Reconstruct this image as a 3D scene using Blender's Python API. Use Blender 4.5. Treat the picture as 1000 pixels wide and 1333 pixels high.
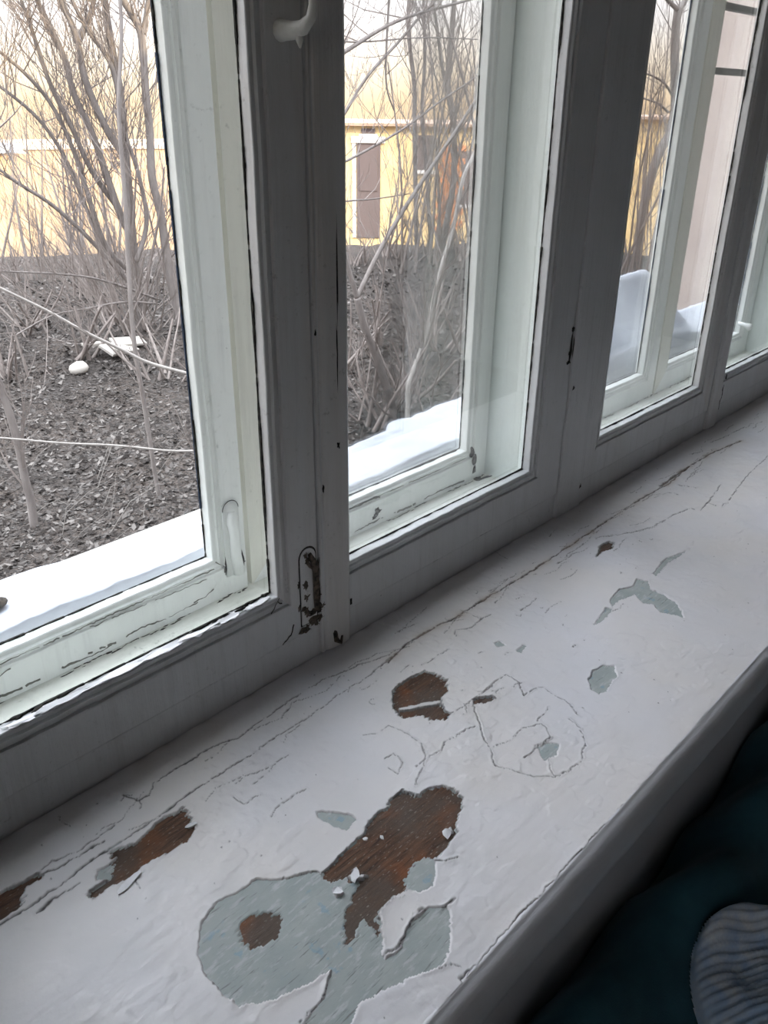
import bpy, bmesh, math, random
import numpy as np
from mathutils import Vector, Matrix

for o in list(bpy.data.objects):
    bpy.data.objects.remove(o, do_unlink=True)
SC = bpy.context.scene
COL = SC.collection
PI = math.pi
rnd = random.Random(7)

# ------------------------------------------------------------------ camera
cd = bpy.data.cameras.new('camera'); cam = bpy.data.objects.new('camera', cd); COL.objects.link(cam)
YAW, PITCH, ROLL, FPX = 0.82375979, 0.45522891, 0.01015426, 1085.05
_f = Vector((math.sin(YAW)*math.cos(PITCH), math.cos(YAW)*math.cos(PITCH), -math.sin(PITCH)))
_r = Vector((math.cos(YAW), -math.sin(YAW), 0)); _u = _r.cross(_f)
_r2 = math.cos(ROLL)*_r + math.sin(ROLL)*_u; _u2 = -math.sin(ROLL)*_r + math.cos(ROLL)*_u
cam.matrix_world = Matrix(((_r2.x, _u2.x, -_f.x, 0), (_r2.y, _u2.y, -_f.y, -0.5669),
                           (_r2.z, _u2.z, -_f.z, 0.55), (0, 0, 0, 1)))
cd.sensor_fit = 'VERTICAL'; cd.sensor_height = 24.0; cd.lens = 24.0*FPX/1333.0
cd.clip_start = 0.02; cd.clip_end = 300
SC.camera = cam

# ------------------------------------------------------------------ sky, sun, exposure
SKY_STRENGTH = 1.0
W = bpy.data.worlds.new('sky'); SC.world = W; W.use_nodes = True
nt = W.node_tree; nt.nodes.clear()
tc = nt.nodes.new('ShaderNodeTexCoord'); sx = nt.nodes.new('ShaderNodeSeparateXYZ')
nt.links.new(tc.outputs['Generated'], sx.inputs[0])
ramp = nt.nodes.new('ShaderNodeValToRGB'); nt.links.new(sx.outputs['Z'], ramp.inputs[0])
cr = ramp.color_ramp
cr.elements[0].position = 0.0; cr.elements[0].color = (0.80, 0.58, 0.37, 1)
cr.elements[1].position = 1.0; cr.elements[1].color = (0.78, 0.83, 0.92, 1)
for p, c in ((0.03, (0.80, 0.66, 0.50, 1)), (0.075, (0.76, 0.715, 0.70, 1)), (0.13, (0.74, 0.73, 0.79, 1))):
    e = cr.elements.new(p); e.color = c
# overcast luminance: brighter towards the zenith
mx = nt.nodes.new('ShaderNodeMath'); mx.operation = 'MAXIMUM'; mx.inputs[1].default_value = 0
nt.links.new(sx.outputs['Z'], mx.inputs[0])
ml = nt.nodes.new('ShaderNodeMath'); ml.operation = 'MULTIPLY_ADD'
ml.inputs[1].default_value = 4.6*SKY_STRENGTH; ml.inputs[2].default_value = 1.15*SKY_STRENGTH
nt.links.new(mx.outputs[0], ml.inputs[0])
bg = nt.nodes.new('ShaderNodeBackground'); wo = nt.nodes.new('ShaderNodeOutputWorld')
nt.links.new(ramp.outputs[0], bg.inputs[0]); nt.links.new(ml.outputs[0], bg.inputs[1])
nt.links.new(bg.outputs[0], wo.inputs[0])

sd = bpy.data.lights.new('low_sun', 'SUN'); sun = bpy.data.objects.new('low_sun', sd); COL.objects.link(sun)
sd.energy = 3.2; sd.color = (1.0, 0.74, 0.40); sd.angle = math.radians(0.8)
_el, _az = math.radians(26), math.radians(-8)          # low sun behind this building, it lights the houses across the yard
_d = Vector((math.sin(_az)*math.cos(_el), math.cos(_az)*math.cos(_el), -math.sin(_el)))
sun.rotation_euler = _d.to_track_quat('-Z', 'Y').to_euler()

SC.view_settings.view_transform = 'Standard'; SC.view_settings.look = 'None'
SC.view_settings.gamma = 1.0; SC.view_settings.use_curve_mapping = False
SC.view_settings.exposure = 0.97

# ------------------------------------------------------------------ helpers
def obj(name, verts, faces, mat=None, parent=None, smooth=False):
    me = bpy.data.meshes.new(name)
    me.from_pydata([tuple(v) for v in verts], [], faces); me.update()
    if smooth:
        me.polygons.foreach_set('use_smooth', [True]*len(me.polygons))
    o = bpy.data.objects.new(name, me); COL.objects.link(o)
    if mat: me.materials.append(mat)
    if parent: o.parent = parent
    return o

def empty(name, loc=(0, 0, 0), parent=None):
    o = bpy.data.objects.new(name, None); COL.objects.link(o); o.location = loc
    o.empty_display_size = 0.05
    if parent: o.parent = parent
    return o

def tag(o, label=None, cat=None, group=None, kind=None):
    if label: o['label'] = label
    if cat: o['category'] = cat
    if group: o['group'] = group
    if kind: o['kind'] = kind
    return o

class MB:
    """collects geometry for ONE mesh"""
    def __init__(s): s.v = []; s.f = []
    def add(s, vs, fs):
        n = len(s.v); s.v += [tuple(v) for v in vs]; s.f += [tuple(i+n for i in f) for f in fs]; return s
    def box(s, x0, x1, y0, y1, z0, z1, b=0.0):
        if b <= 0:
            vs = [(x, y, z) for x in (x0, x1) for y in (y0, y1) for z in (z0, z1)]
            return s.add(vs, [(0, 1, 3, 2), (4, 6, 7, 5), (0, 4, 5, 1), (2, 3, 7, 6), (0, 2, 6, 4), (1, 5, 7, 3)])
        bm = bmesh.new(); bmesh.ops.create_cube(bm, size=1)
        for v in bm.verts:
            v.co = Vector(((x0+x1)/2+v.co.x*(x1-x0), (y0+y1)/2+v.co.y*(y1-y0), (z0+z1)/2+v.co.z*(z1-z0)))
        bmesh.ops.bevel(bm, geom=bm.edges[:], offset=b, segments=2, affect='EDGES', profile=0.6)
        bm.verts.index_update()
        s.add([v.co[:] for v in bm.verts], [[v.index for v in f.verts] for f in bm.faces]); bm.free(); return s
    def tube(s, pts, rads, n=6, caps=True):
        pts = [Vector(p) for p in pts]; base = len(s.v); m = len(pts)
        prev = None
        for i, p in enumerate(pts):
            t = (pts[min(i+1, m-1)]-pts[max(i-1, 0)])
            if t.length < 1e-9: t = Vector((0, 0, 1))
            t.normalize()
            if prev is None:
                a = Vector((0, 0, 1)) if abs(t.z) < .9 else Vector((1, 0, 0))
                u = t.cross(a).normalized()
            else:
                u = (prev - t*prev.dot(t))
                if u.length < 1e-6: u = t.orthogonal()
                u.normalize()
            prev = u; w = t.cross(u)
            for k in range(n):
                a = 2*PI*k/n
                s.v.append(tuple(p + (u*math.cos(a)+w*math.sin(a))*rads[i]))
        for i in range(m-1):
            for k in range(n):
                a = base+i*n+k; b = base+i*n+(k+1) % n
                s.f.append((a, b, b+n, a+n))
        if caps:
            s.f.append(tuple(base+k for k in reversed(range(n)))); s.f.append(tuple(base+(m-1)*n+k for k in range(n)))
        return s
    def build(s, name, mat, parent=None, smooth=False): return obj(name, s.v, s.f, mat, parent, smooth)

def vnoise(x, y, seed=0):
    x = np.asarray(x, float); y = np.asarray(y, float)
    xi = np.floor(x).astype(np.int64); yi = np.floor(y).astype(np.int64)
    fx = x-xi; fy = y-yi; fx = fx*fx*(3-2*fx); fy = fy*fy*(3-2*fy)
    def h(a, b):
        n = (a*374761393 + b*668265263 + seed*974711) & 0x7fffffff
        n = ((n ^ (n >> 13))*1274126177) & 0x7fffffff
        n = n ^ (n >> 16)
        return (n & 0xffff)/65535.0
    return ((h(xi, yi)*(1-fx)+h(xi+1, yi)*fx)*(1-fy)+(h(xi, yi+1)*(1-fx)+h(xi+1, yi+1)*fx)*fy)*2-1

# ------------------------------------------------------------------ materials
def mat(name, base, rough=0.5, spec=0.4):
    m = bpy.data.materials.new(name); m.use_nodes = True
    t = m.node_tree; b = t.nodes['Principled BSDF']
    b.inputs['Base Color'].default_value = (*base, 1); b.inputs['Roughness'].default_value = rough
    b.inputs['Specular IOR Level'].default_value = spec
    return m, t, b
def N(t, k, **kw):
    n = t.nodes.new(k)
    for a, v in kw.items(): setattr(n, a, v)
    return n
def coords(t, scale=(1, 1, 1)):
    c = N(t, 'ShaderNodeNewGeometry'); mp = N(t, 'ShaderNodeMapping'); mp.inputs['Scale'].default_value = scale
    t.links.new(c.outputs['Position'], mp.inputs['Vector']); return mp.outputs[0]
def noise(t, vec, scale, detail=4, rough=.55, dist=0.0):
    n = N(t, 'ShaderNodeTexNoise'); n.inputs['Scale'].default_value = scale; n.inputs['Detail'].default_value = detail
    n.inputs['Roughness'].default_value = rough; n.inputs['Distortion'].default_value = dist
    t.links.new(vec, n.inputs['Vector']); return n.outputs['Fac']
def rmp(t, fac, p0, p1, c0=(0, 0, 0, 1), c1=(1, 1, 1, 1)):
    r = N(t, 'ShaderNodeValToRGB'); r.color_ramp.elements[0].position = p0; r.color_ramp.elements[1].position = p1
    r.color_ramp.elements[0].color = c0; r.color_ramp.elements[1].color = c1
    t.links.new(fac, r.inputs[0]); return r.outputs[0]
def mixc(t, fac, a, b):
    m = N(t, 'ShaderNodeMix', data_type='RGBA')
    if isinstance(fac, (int, float)): m.inputs[0].default_value = fac
    else: t.links.new(fac, m.inputs[0])
    for i, c in ((6, a), (7, b)):
        if isinstance(c, tuple): m.inputs[i].default_value = (*c[:3], 1)
        else: t.links.new(c, m.inputs[i])
    return m.outputs[2]
def mth(t, op, a, b=0.0):
    m = N(t, 'ShaderNodeMath', operation=op)
    for i, c in ((0, a), (1, b)):
        if isinstance(c, (int, float)): m.inputs[i].default_value = c
        else: t.links.new(c, m.inputs[i])
    return m.outputs[0]
def bump(t, b, h, strength=.3, dist=.002):
    n = N(t, 'ShaderNodeBump'); n.inputs['Strength'].default_value = strength; n.inputs['Distance'].default_value = dist
    t.links.new(h, n.inputs['Height']); t.links.new(n.outputs[0], b.inputs['Normal'])

def old_paint(name, c, c2, spot=(.12, .13, .10), spots=.66, streak=(1, 1, .06), rough=.42, grime=.5):
    """thick uneven oil paint: vertical streaks, grime in drifts, dark pits and brush ridges"""
    m, t, b = mat(name, c, rough, .45)
    v = coords(t)
    k = noise(t, coords(t, streak), 16, 5, .6)
    col = mixc(t, rmp(t, k, .35, .72), c, c2)
    k2 = noise(t, coords(t, streak), 70, 4, .7)
    col = mixc(t, mth(t, 'MULTIPLY', rmp(t, k2, .52, .74), .35), col, tuple(q*.72 for q in c2))
    f = noise(t, v, 120, 6, .75)
    lo = noise(t, v, 9, 4, .6)
    msk = mth(t, 'MULTIPLY', rmp(t, f, spots-.08, spots+.08), rmp(t, lo, .44, .62))
    col = mixc(t, mth(t, 'MULTIPLY', msk, grime), col, spot)
    pit = mth(t, 'MULTIPLY', rmp(t, noise(t, v, 190, 2), .77, .80), rmp(t, noise(t, v, 14, 2), .48, .6))
    col = mixc(t, mth(t, 'MULTIPLY', pit, .8), col, (.05, .05, .045))
    t.links.new(col, b.inputs['Base Color'])
    h = mth(t, 'ADD', noise(t, coords(t, streak), 140, 4), mth(t, 'MULTIPLY', noise(t, v, 34, 4), 2.4))
    bump(t, b, h, .5, .0014)
    return m
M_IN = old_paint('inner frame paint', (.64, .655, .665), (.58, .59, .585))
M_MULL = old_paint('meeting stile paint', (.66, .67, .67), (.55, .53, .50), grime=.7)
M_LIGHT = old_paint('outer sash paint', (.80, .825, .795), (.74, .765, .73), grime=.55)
M_CREAM = old_paint('yellowed outer stile paint', (.73, .73, .65), (.67, .67, .59), grime=.5)
M_HANDLE = old_paint('cream handle paint', (.80, .79, .74), (.70, .69, .64), grime=.3)
M_BOX = old_paint('window box paint', (.70, .71, .65), (.62, .64, .58), spots=.64, streak=(1, 1, 1), grime=.8)
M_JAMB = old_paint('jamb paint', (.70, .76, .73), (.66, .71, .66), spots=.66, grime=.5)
M_WHITE, t, b = mat('flaked white paint', (.86, .86, .88), .5)
bump(t, b, noise(t, coords(t), 300, 4), .4, .001)
M_DARK, t, b = mat('dirt filled crack', (.022, .021, .02), .9, .1)
t.links.new(rmp(t, noise(t, coords(t), 160, 4), .4, .75, (.02, .02, .02, 1), (.10, .095, .08, 1)), b.inputs['Base Color'])
M_BLUE, t, b = mat('old blue sealing tape', (.015, .03, .06), .6, .3)
M_METAL = old_paint('painted iron', (.42, .41, .38), (.30, .29, .26), grime=.9)
M_RUST, t, b = mat('rust and old iron', (.06, .05, .042), .8, .3)
t.links.new(rmp(t, noise(t, coords(t), 220, 5), .35, .7, (.025, .022, .02, 1), (.16, .13, .10, 1)), b.inputs['Base Color'])

def glass_mat(name, dirt=.03):
    m = bpy.data.materials.new(name); m.use_nodes = True; t = m.node_tree; t.nodes.clear()
    o = N(t, 'ShaderNodeOutputMaterial'); tr = N(t, 'ShaderNodeBsdfTransparent'); tr.inputs[0].default_value = (.985, .99, .987, 1)
    gl = N(t, 'ShaderNodeBsdfGlossy'); gl.inputs['Roughness'].default_value = .02
    fr = N(t, 'ShaderNodeFresnel'); fr.inputs[0].default_value = 1.33
    mx = N(t, 'ShaderNodeMixShader'); t.links.new(mth(t, 'MULTIPLY', fr.outputs[0], .35), mx.inputs[0])
    t.links.new(tr.outputs[0], mx.inputs[1]); t.links.new(gl.outputs[0], mx.inputs[2])
    df = N(t, 'ShaderNodeBsdfDiffuse'); df.inputs[0].default_value = (.7, .7, .7, 1)
    m2 = N(t, 'ShaderNodeMixShader')
    t.links.new(mth(t, 'MULTIPLY', rmp(t, noise(t, coords(t), 9, 6, .7), .5, .8), dirt), m2.inputs[0])
    t.links.new(mx.outputs[0], m2.inputs[1]); t.links.new(df.outputs[0], m2.inputs[2])
    t.links.new(m2.outputs[0], o.inputs[0]); return m
M_GLASS = glass_mat('window glass')

M_WALL, t, b = mat('room plaster', (.62, .63, .645), .85, .2)
bump(t, b, noise(t, coords(t), 60, 4), .2, .002)
M_FLOOR, t, b = mat('floor planks', (.16, .09, .05), .5, .4)
t.links.new(rmp(t, noise(t, coords(t, (1, 14, 1)), 5, 5), .3, .75, (.22, .215, .205, 1), (.32, .31, .30, 1)), b.inputs['Base Color'])
M_FACADE, t, b = mat('outside plaster', (.55, .5, .45), .9, .2)

# ------------------------------------------------------------------ room shell and outside wall
GX0, GX1, GZ1 = -0.20, 2.13, 1.36            # window opening
def wall(name, boxes, m, mats=None):
    mb = MB()
    for q in boxes: mb.box(*q)
    return tag(mb.build(name, m), kind='structure')
wall('wall_front', [(-12, GX0, -.30, .24, -2.6, 4.6), (GX1, 14, -.30, .24, -2.6, 4.6),
                    (GX0, GX1, -.30, .24, -2.6, -.05), (GX0, GX1, -.30, .24, GZ1, 4.6)], M_WALL)
# unseen opening added to the left wall so skylight fills the room
wall('wall_left', [(-2.65, -2.5, -4.2, -2.2, -.85, 1.75), (-2.65, -2.5, -1.4, -.30, -.85, 1.75), (-2.65, -2.5, -2.2, -1.4, -.85, .30), (-2.65, -2.5, -2.2, -1.4, 1.25, 1.75)], M_WALL)
wall('wall_right', [(4.0, 4.15, -4.2, -.30, -.85, 1.75)], M_WALL)
wall('wall_back', [(-2.65, 4.15, -4.35, -4.2, -.85, 1.75)], M_WALL)
wall('ceiling', [(-2.65, 4.15, -4.35, -.30, 1.75, 1.95)], M_WALL)
wall('floor', [(-2.65, 4.15, -4.35, -.30, -.97, -.85)], M_FLOOR)

# ------------------------------------------------------------------ measured outlines on the sill and stem lines in the yard (metres)
WOOD = [[(0.3089, -0.2158), (0.3273, -0.2131), (0.3438, -0.2114), (0.3652, -0.21), (0.3756, -0.2045), (0.3902, -0.203), (0.4008, -0.2055), (0.4091, -0.2009), (0.4224, -0.2014), (0.4265, -0.2102), (0.4261, -0.2166), (0.4381, -0.2155), (0.4514, -0.2227), (0.4545, -0.2351), (0.452, -0.246), (0.4405, -0.2537), (0.4312, -0.2567), (0.4181, -0.2658), (0.4029, -0.2697), (0.387, -0.2703), (0.3821, -0.2633), (0.3723, -0.2605), (0.351, -0.2655), (0.3484, -0.2734), (0.3324, -0.2687), (0.3208, -0.2699), (0.3115, -0.2733), (0.3087, -0.28), (0.3053, -0.2858), (0.3026, -0.2831), (0.3057, -0.272), (0.3062, -0.2661), (0.298, -0.2687), (0.2919, -0.2748), (0.2815, -0.2716), (0.2891, -0.2625), (0.3007, -0.2521), (0.3147, -0.2465), (0.3243, -0.2427), (0.3224, -0.23), (0.3119, -0.2261)], [(0.5156, -0.105), (0.5266, -0.0982), (0.5505, -0.0987), (0.5699, -0.1015), (0.5734, -0.1148), (0.572, -0.1287), (0.5621, -0.1409), (0.5469, -0.1431), (0.5387, -0.1488), (0.534, -0.1647), (0.5252, -0.1689), (0.5127, -0.1575), (0.5125, -0.1455), (0.4994, -0.1386), (0.4958, -0.1315), (0.5044, -0.1164)], [(0.1735, -0.1011), (0.1778, -0.0954), (0.1893, -0.0969), (0.1961, -0.0969), (0.2042, -0.0872), (0.2062, -0.078), (0.2104, -0.0728), (0.2272, -0.0809), (0.2423, -0.0767), (0.2571, -0.0737), (0.2706, -0.0772), (0.2755, -0.0759), (0.2758, -0.087), (0.2698, -0.0974), (0.2686, -0.1064), (0.2585, -0.1098), (0.2434, -0.1095), (0.2309, -0.1059), (0.2179, -0.1035), (0.206, -0.1074), (0.1922, -0.1035), (0.175, -0.1043)], [(0.233, -0.208), (0.2402, -0.2016), (0.2494, -0.2018), (0.2591, -0.2082), (0.2666, -0.218), (0.2606, -0.226), (0.2508, -0.2314), (0.241, -0.2301), (0.2325, -0.223), (0.2295, -0.2153)], [(0.5645, -0.1704), (0.5732, -0.1707), (0.5841, -0.1803), (0.5833, -0.1848), (0.5708, -0.1824), (0.5622, -0.1751)], [(0.1213, -0.046), (0.1405, -0.049), (0.1603, -0.052), (0.1596, -0.0577), (0.1436, -0.0557), (0.1351, -0.069), (0.1241, -0.0707), (0.1113, -0.0685)], [(0.9261, -0.105), (0.9553, -0.0922), (0.9733, -0.0942), (0.9788, -0.1022), (0.9599, -0.1079), (0.9443, -0.1026)]]
UNDER = [[(0.2058, -0.1974), (0.2205, -0.1808), (0.2376, -0.1747), (0.2562, -0.1792), (0.2742, -0.1805), (0.2858, -0.1948), (0.3105, -0.2081), (0.3133, -0.2185), (0.3417, -0.2376), (0.3241, -0.2709), (0.3042, -0.2739), (0.2796, -0.2664), (0.2615, -0.2788), (0.2411, -0.2755), (0.2156, -0.2647), (0.1989, -0.2525), (0.1965, -0.2301), (0.1984, -0.2114)], [(0.2801, -0.2577), (0.3072, -0.2628), (0.316, -0.2769), (0.2916, -0.3012), (0.3059, -0.3032), (0.3283, -0.2946), (0.3483, -0.2964), (0.3584, -0.3071), (0.3493, -0.3167), (0.3285, -0.3314), (0.3163, -0.3342), (0.2979, -0.3249), (0.2748, -0.3169), (0.258, -0.3111), (0.2362, -0.3184), (0.2136, -0.2946), (0.2257, -0.2924), (0.2434, -0.2901), (0.2615, -0.2788)], [(0.3517, -0.2663), (0.3646, -0.2617), (0.3782, -0.261), (0.3865, -0.2679), (0.3784, -0.278), (0.3652, -0.2858), (0.3526, -0.2831), (0.3489, -0.2729)], [(0.6785, -0.2382), (0.6962, -0.2334), (0.7124, -0.2363), (0.7199, -0.2462), (0.7062, -0.2575), (0.6938, -0.258), (0.6748, -0.2624), (0.6647, -0.2591), (0.6659, -0.2494)], [(0.8396, -0.1735), (0.8701, -0.1693), (0.8875, -0.1782), (0.9101, -0.1735), (0.9147, -0.1877), (0.8978, -0.1981), (0.8976, -0.216), (0.8916, -0.2362), (0.8825, -0.244), (0.8648, -0.2589), (0.8615, -0.2473), (0.8559, -0.2332), (0.8657, -0.218), (0.8595, -0.2072), (0.8724, -0.1898), (0.8398, -0.1824), (0.8257, -0.1849)], [(0.7737, -0.1882), (0.8201, -0.1791), (0.8241, -0.1875), (0.7922, -0.1915)], [(0.9369, -0.1819), (0.9885, -0.1749), (1.0261, -0.1872), (1.0044, -0.1861), (0.9774, -0.1841), (0.9329, -0.1876)], [(0.3521, -0.1629), (0.3617, -0.1708), (0.3725, -0.1887), (0.3707, -0.1952), (0.3573, -0.1977), (0.3517, -0.1877), (0.3494, -0.1707)], [(0.5541, -0.2569), (0.5666, -0.2608), (0.573, -0.2705), (0.5582, -0.2765), (0.5423, -0.2716)], [(0.185, -0.0906), (0.1909, -0.0823), (0.2034, -0.0845), (0.2043, -0.091), (0.1947, -0.0973)], [(0.313, -0.2308), (0.3221, -0.2333), (0.3243, -0.2427), (0.3116, -0.2467), (0.298, -0.2492), (0.2803, -0.2305), (0.275, -0.2216), (0.3062, -0.2201)], [(0.6643, -0.1233), (0.6728, -0.1278), (0.6703, -0.1382), (0.6606, -0.1324)], [(0.6701, -0.1509), (0.6861, -0.1503), (0.686, -0.1546), (0.6689, -0.158)]]
ISLAND = [[(0.3215, -0.2706), (0.3352, -0.2716), (0.3499, -0.2802), (0.3438, -0.2908), (0.3297, -0.2925), (0.3172, -0.2984), (0.3054, -0.3014), (0.2987, -0.2973), (0.3069, -0.2844)], [(0.324, -0.2299), (0.3293, -0.2319), (0.3368, -0.2434), (0.3315, -0.2414), (0.3242, -0.2355)], [(0.306, -0.2322), (0.3113, -0.2326), (0.3123, -0.2389), (0.3055, -0.2386)], [(0.5035, -0.1224), (0.5163, -0.1288), (0.5313, -0.1376), (0.5445, -0.1461), (0.5393, -0.1494), (0.5262, -0.141), (0.5123, -0.1334), (0.5011, -0.1268)], [(0.4098, -0.257), (0.4206, -0.2581), (0.4177, -0.2633), (0.4106, -0.2619)]]
CRACKS = [(1.0, [(0.0997, -0.0738), (0.1277, -0.0754), (0.1619, -0.0746), (0.201, -0.0696), (0.2432, -0.0709), (0.276, -0.0678), (0.3265, -0.0668), (0.3618, -0.0674)]), (0.7, [(0.3618, -0.0674), (0.3966, -0.0653), (0.4298, -0.0674), (0.476, -0.0636), (0.5212, -0.0642), (0.5637, -0.0587)]), (1.6, [(0.5535, -0.0623), (0.5941, -0.0544), (0.6334, -0.0554), (0.671, -0.0596), (0.7449, -0.0616)]), (1.3, [(0.7449, -0.0616), (0.8262, -0.0638), (0.922, -0.0626), (1.0083, -0.0608), (1.1273, -0.0593), (1.2214, -0.0642), (1.3251, -0.0556)]), (2.4, [(1.2041, -0.0594), (1.3251, -0.0556), (1.4116, -0.0587), (1.4982, -0.0719)]), (1.0, [(0.2486, -0.0259), (0.2544, -0.0413), (0.2649, -0.0431), (0.275, -0.0335), (0.3003, -0.0322), (0.3214, -0.0325)]), (0.8, [(0.3214, -0.0325), (0.335, -0.0318), (0.365, -0.04), (0.4008, -0.0371), (0.439, -0.0339), (0.4826, -0.0335), (0.5301, -0.044), (0.5578, -0.0525), (0.6035, -0.0578)]), (0.7, [(0.9722, -0.0762), (1.0232, -0.1058), (1.0794, -0.1221), (1.1217, -0.1221), (1.1599, -0.1292), (1.1623, -0.1447), (1.1977, -0.1414), (1.1939, -0.1575)]), (0.6, [(1.1977, -0.1414), (1.2442, -0.1338), (1.28, -0.127)]), (0.8, [(1.2298, -0.1609), (1.2958, -0.1506), (1.3614, -0.1417), (1.46, -0.135)]), (0.8, [(0.1615, -0.0496), (0.171, -0.0484), (0.1906, -0.054), (0.2152, -0.0523), (0.2257, -0.0511)]), (1.2, [(0.1395, -0.0853), (0.1531, -0.083), (0.176, -0.0847)]), (1.0, [(0.1606, -0.0559), (0.1728, -0.0578), (0.2109, -0.0597)]), (0.7, [(0.5593, -0.1774), (0.5437, -0.195), (0.5289, -0.2119), (0.5192, -0.2264), (0.5056, -0.2418), (0.5062, -0.2483)]), (0.45, [(0.5062, -0.2483), (0.5121, -0.2631), (0.5179, -0.2776), (0.5296, -0.2898), (0.546, -0.2958), (0.5689, -0.2966), (0.5856, -0.2899), (0.6055, -0.2729), (0.609, -0.2567)]), (0.6, [(0.5577, -0.1687), (0.5868, -0.1704), (0.606, -0.1681), (0.626, -0.1698), (0.6241, -0.187), (0.6083, -0.2038), (0.6267, -0.2047), (0.6345, -0.2091), (0.6325, -0.2218), (0.6307, -0.2451), (0.6215, -0.2597)]), (0.7, [(0.6083, -0.2038), (0.6267, -0.2047)]), (0.8, [(0.5858, -0.2358), (0.601, -0.2348), (0.6113, -0.2318)]), (0.5, [(0.5246, -0.226), (0.5428, -0.2327), (0.5657, -0.2312), (0.584, -0.2405), (0.5825, -0.2487), (0.5732, -0.2583), (0.552, -0.2548)]), (0.4, [(0.548, -0.2746), (0.5312, -0.2887)]), (0.6, [(0.5337, -0.2567), (0.5485, -0.2571), (0.5732, -0.2583)]), (0.7, [(0.5293, -0.1666), (0.5466, -0.1675), (0.5654, -0.1697)]), (0.8, [(0.5664, -0.1689), (0.5832, -0.1829)]), (0.4, [(0.451, -0.1246), (0.4611, -0.1325), (0.4782, -0.134), (0.4821, -0.1546), (0.4797, -0.1734), (0.4723, -0.1863), (0.4516, -0.1993), (0.4352, -0.2056)]), (0.35, [(0.4401, -0.1626), (0.4519, -0.1649), (0.4493, -0.1772), (0.4347, -0.1839), (0.4359, -0.173)]), (0.6, [(0.386, -0.2711), (0.3898, -0.2789), (0.4012, -0.2834)]), (0.5, [(0.2619, -0.1909), (0.2722, -0.1878), (0.2851, -0.1978), (0.2999, -0.2027), (0.3123, -0.2121)]), (0.8, [(0.2572, -0.2061), (0.2726, -0.2124), (0.2961, -0.213)]), (0.8, [(0.275, -0.2216), (0.2941, -0.2213)]), (0.8, [(0.282, -0.2257), (0.2982, -0.2257)]), (0.7, [(0.2904, -0.2312), (0.3099, -0.2311)]), (0.8, [(0.2901, -0.3001), (0.2971, -0.2987), (0.3039, -0.3028), (0.3202, -0.2984), (0.3281, -0.294), (0.3434, -0.2937), (0.3454, -0.3024), (0.3575, -0.3053), (0.3671, -0.3052)]), (0.7, [(0.2198, -0.2923), (0.2285, -0.2905), (0.2395, -0.2915), (0.2484, -0.2873), (0.2602, -0.2802)]), (0.5, [(0.2614, -0.2843), (0.2724, -0.2755), (0.281, -0.2695)]), (0.6, [(0.4869, -0.0667), (0.4949, -0.0625)]), (0.6, [(0.8405, 0.009), (0.8356, -0.0202)]), (0.5, [(0.6906, -0.0557), (0.6932, -0.0827)]), (0.5, [(0.9687, -0.0782), (0.981, -0.0795), (1.0038, -0.0916)]), (0.5, [(1.2293, -0.0749), (1.2383, -0.1061)]), (0.7, [(1.4502, -0.035), (1.5137, -0.0425), (1.5769, -0.0467)]), (0.7, [(1.4136, -0.0701), (1.4905, -0.0668), (1.5073, -0.0745)]), (0.4, [(1.1559, -0.071), (1.1917, -0.0797), (1.1939, -0.0962)]), (0.5, [(0.5164, -0.0369), (0.5553, -0.0429), (0.5927, -0.0603)]), (0.6, [(0.3141, -0.0989), (0.3149, -0.1108), (0.3327, -0.114)]), (0.7, [(0.2429, -0.0307), (0.2494, -0.0264), (0.2542, -0.0314)]), (0.5, [(0.2549, -0.0366), (0.2546, -0.0474), (0.2497, -0.051)]), (0.5, [(0.1981, -0.0073), (0.1968, -0.0165), (0.2, -0.0239)]), (0.6, [(0.2382, -0.1794), (0.2386, -0.2012)]), (0.5, [(0.222, -0.2041), (0.2272, -0.2066)]), (0.5, [(0.2039, -0.1051), (0.2068, -0.1136), (0.2056, -0.1229)]), (1.2, [(0.3179, -0.351), (0.4009, -0.3519), (0.496, -0.3536), (0.5422, -0.354)]), (0.6, [(0.5422, -0.354), (0.5916, -0.355), (0.6735, -0.3555)]), (0.5, [(0.3824, -0.0419), (0.4131, -0.0489), (0.4363, -0.0382), (0.4719, -0.051), (0.4997, -0.0418)]), (0.4, [(0.3109, -0.3338), (0.3224, -0.3387), (0.326, -0.3453)])]
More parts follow.
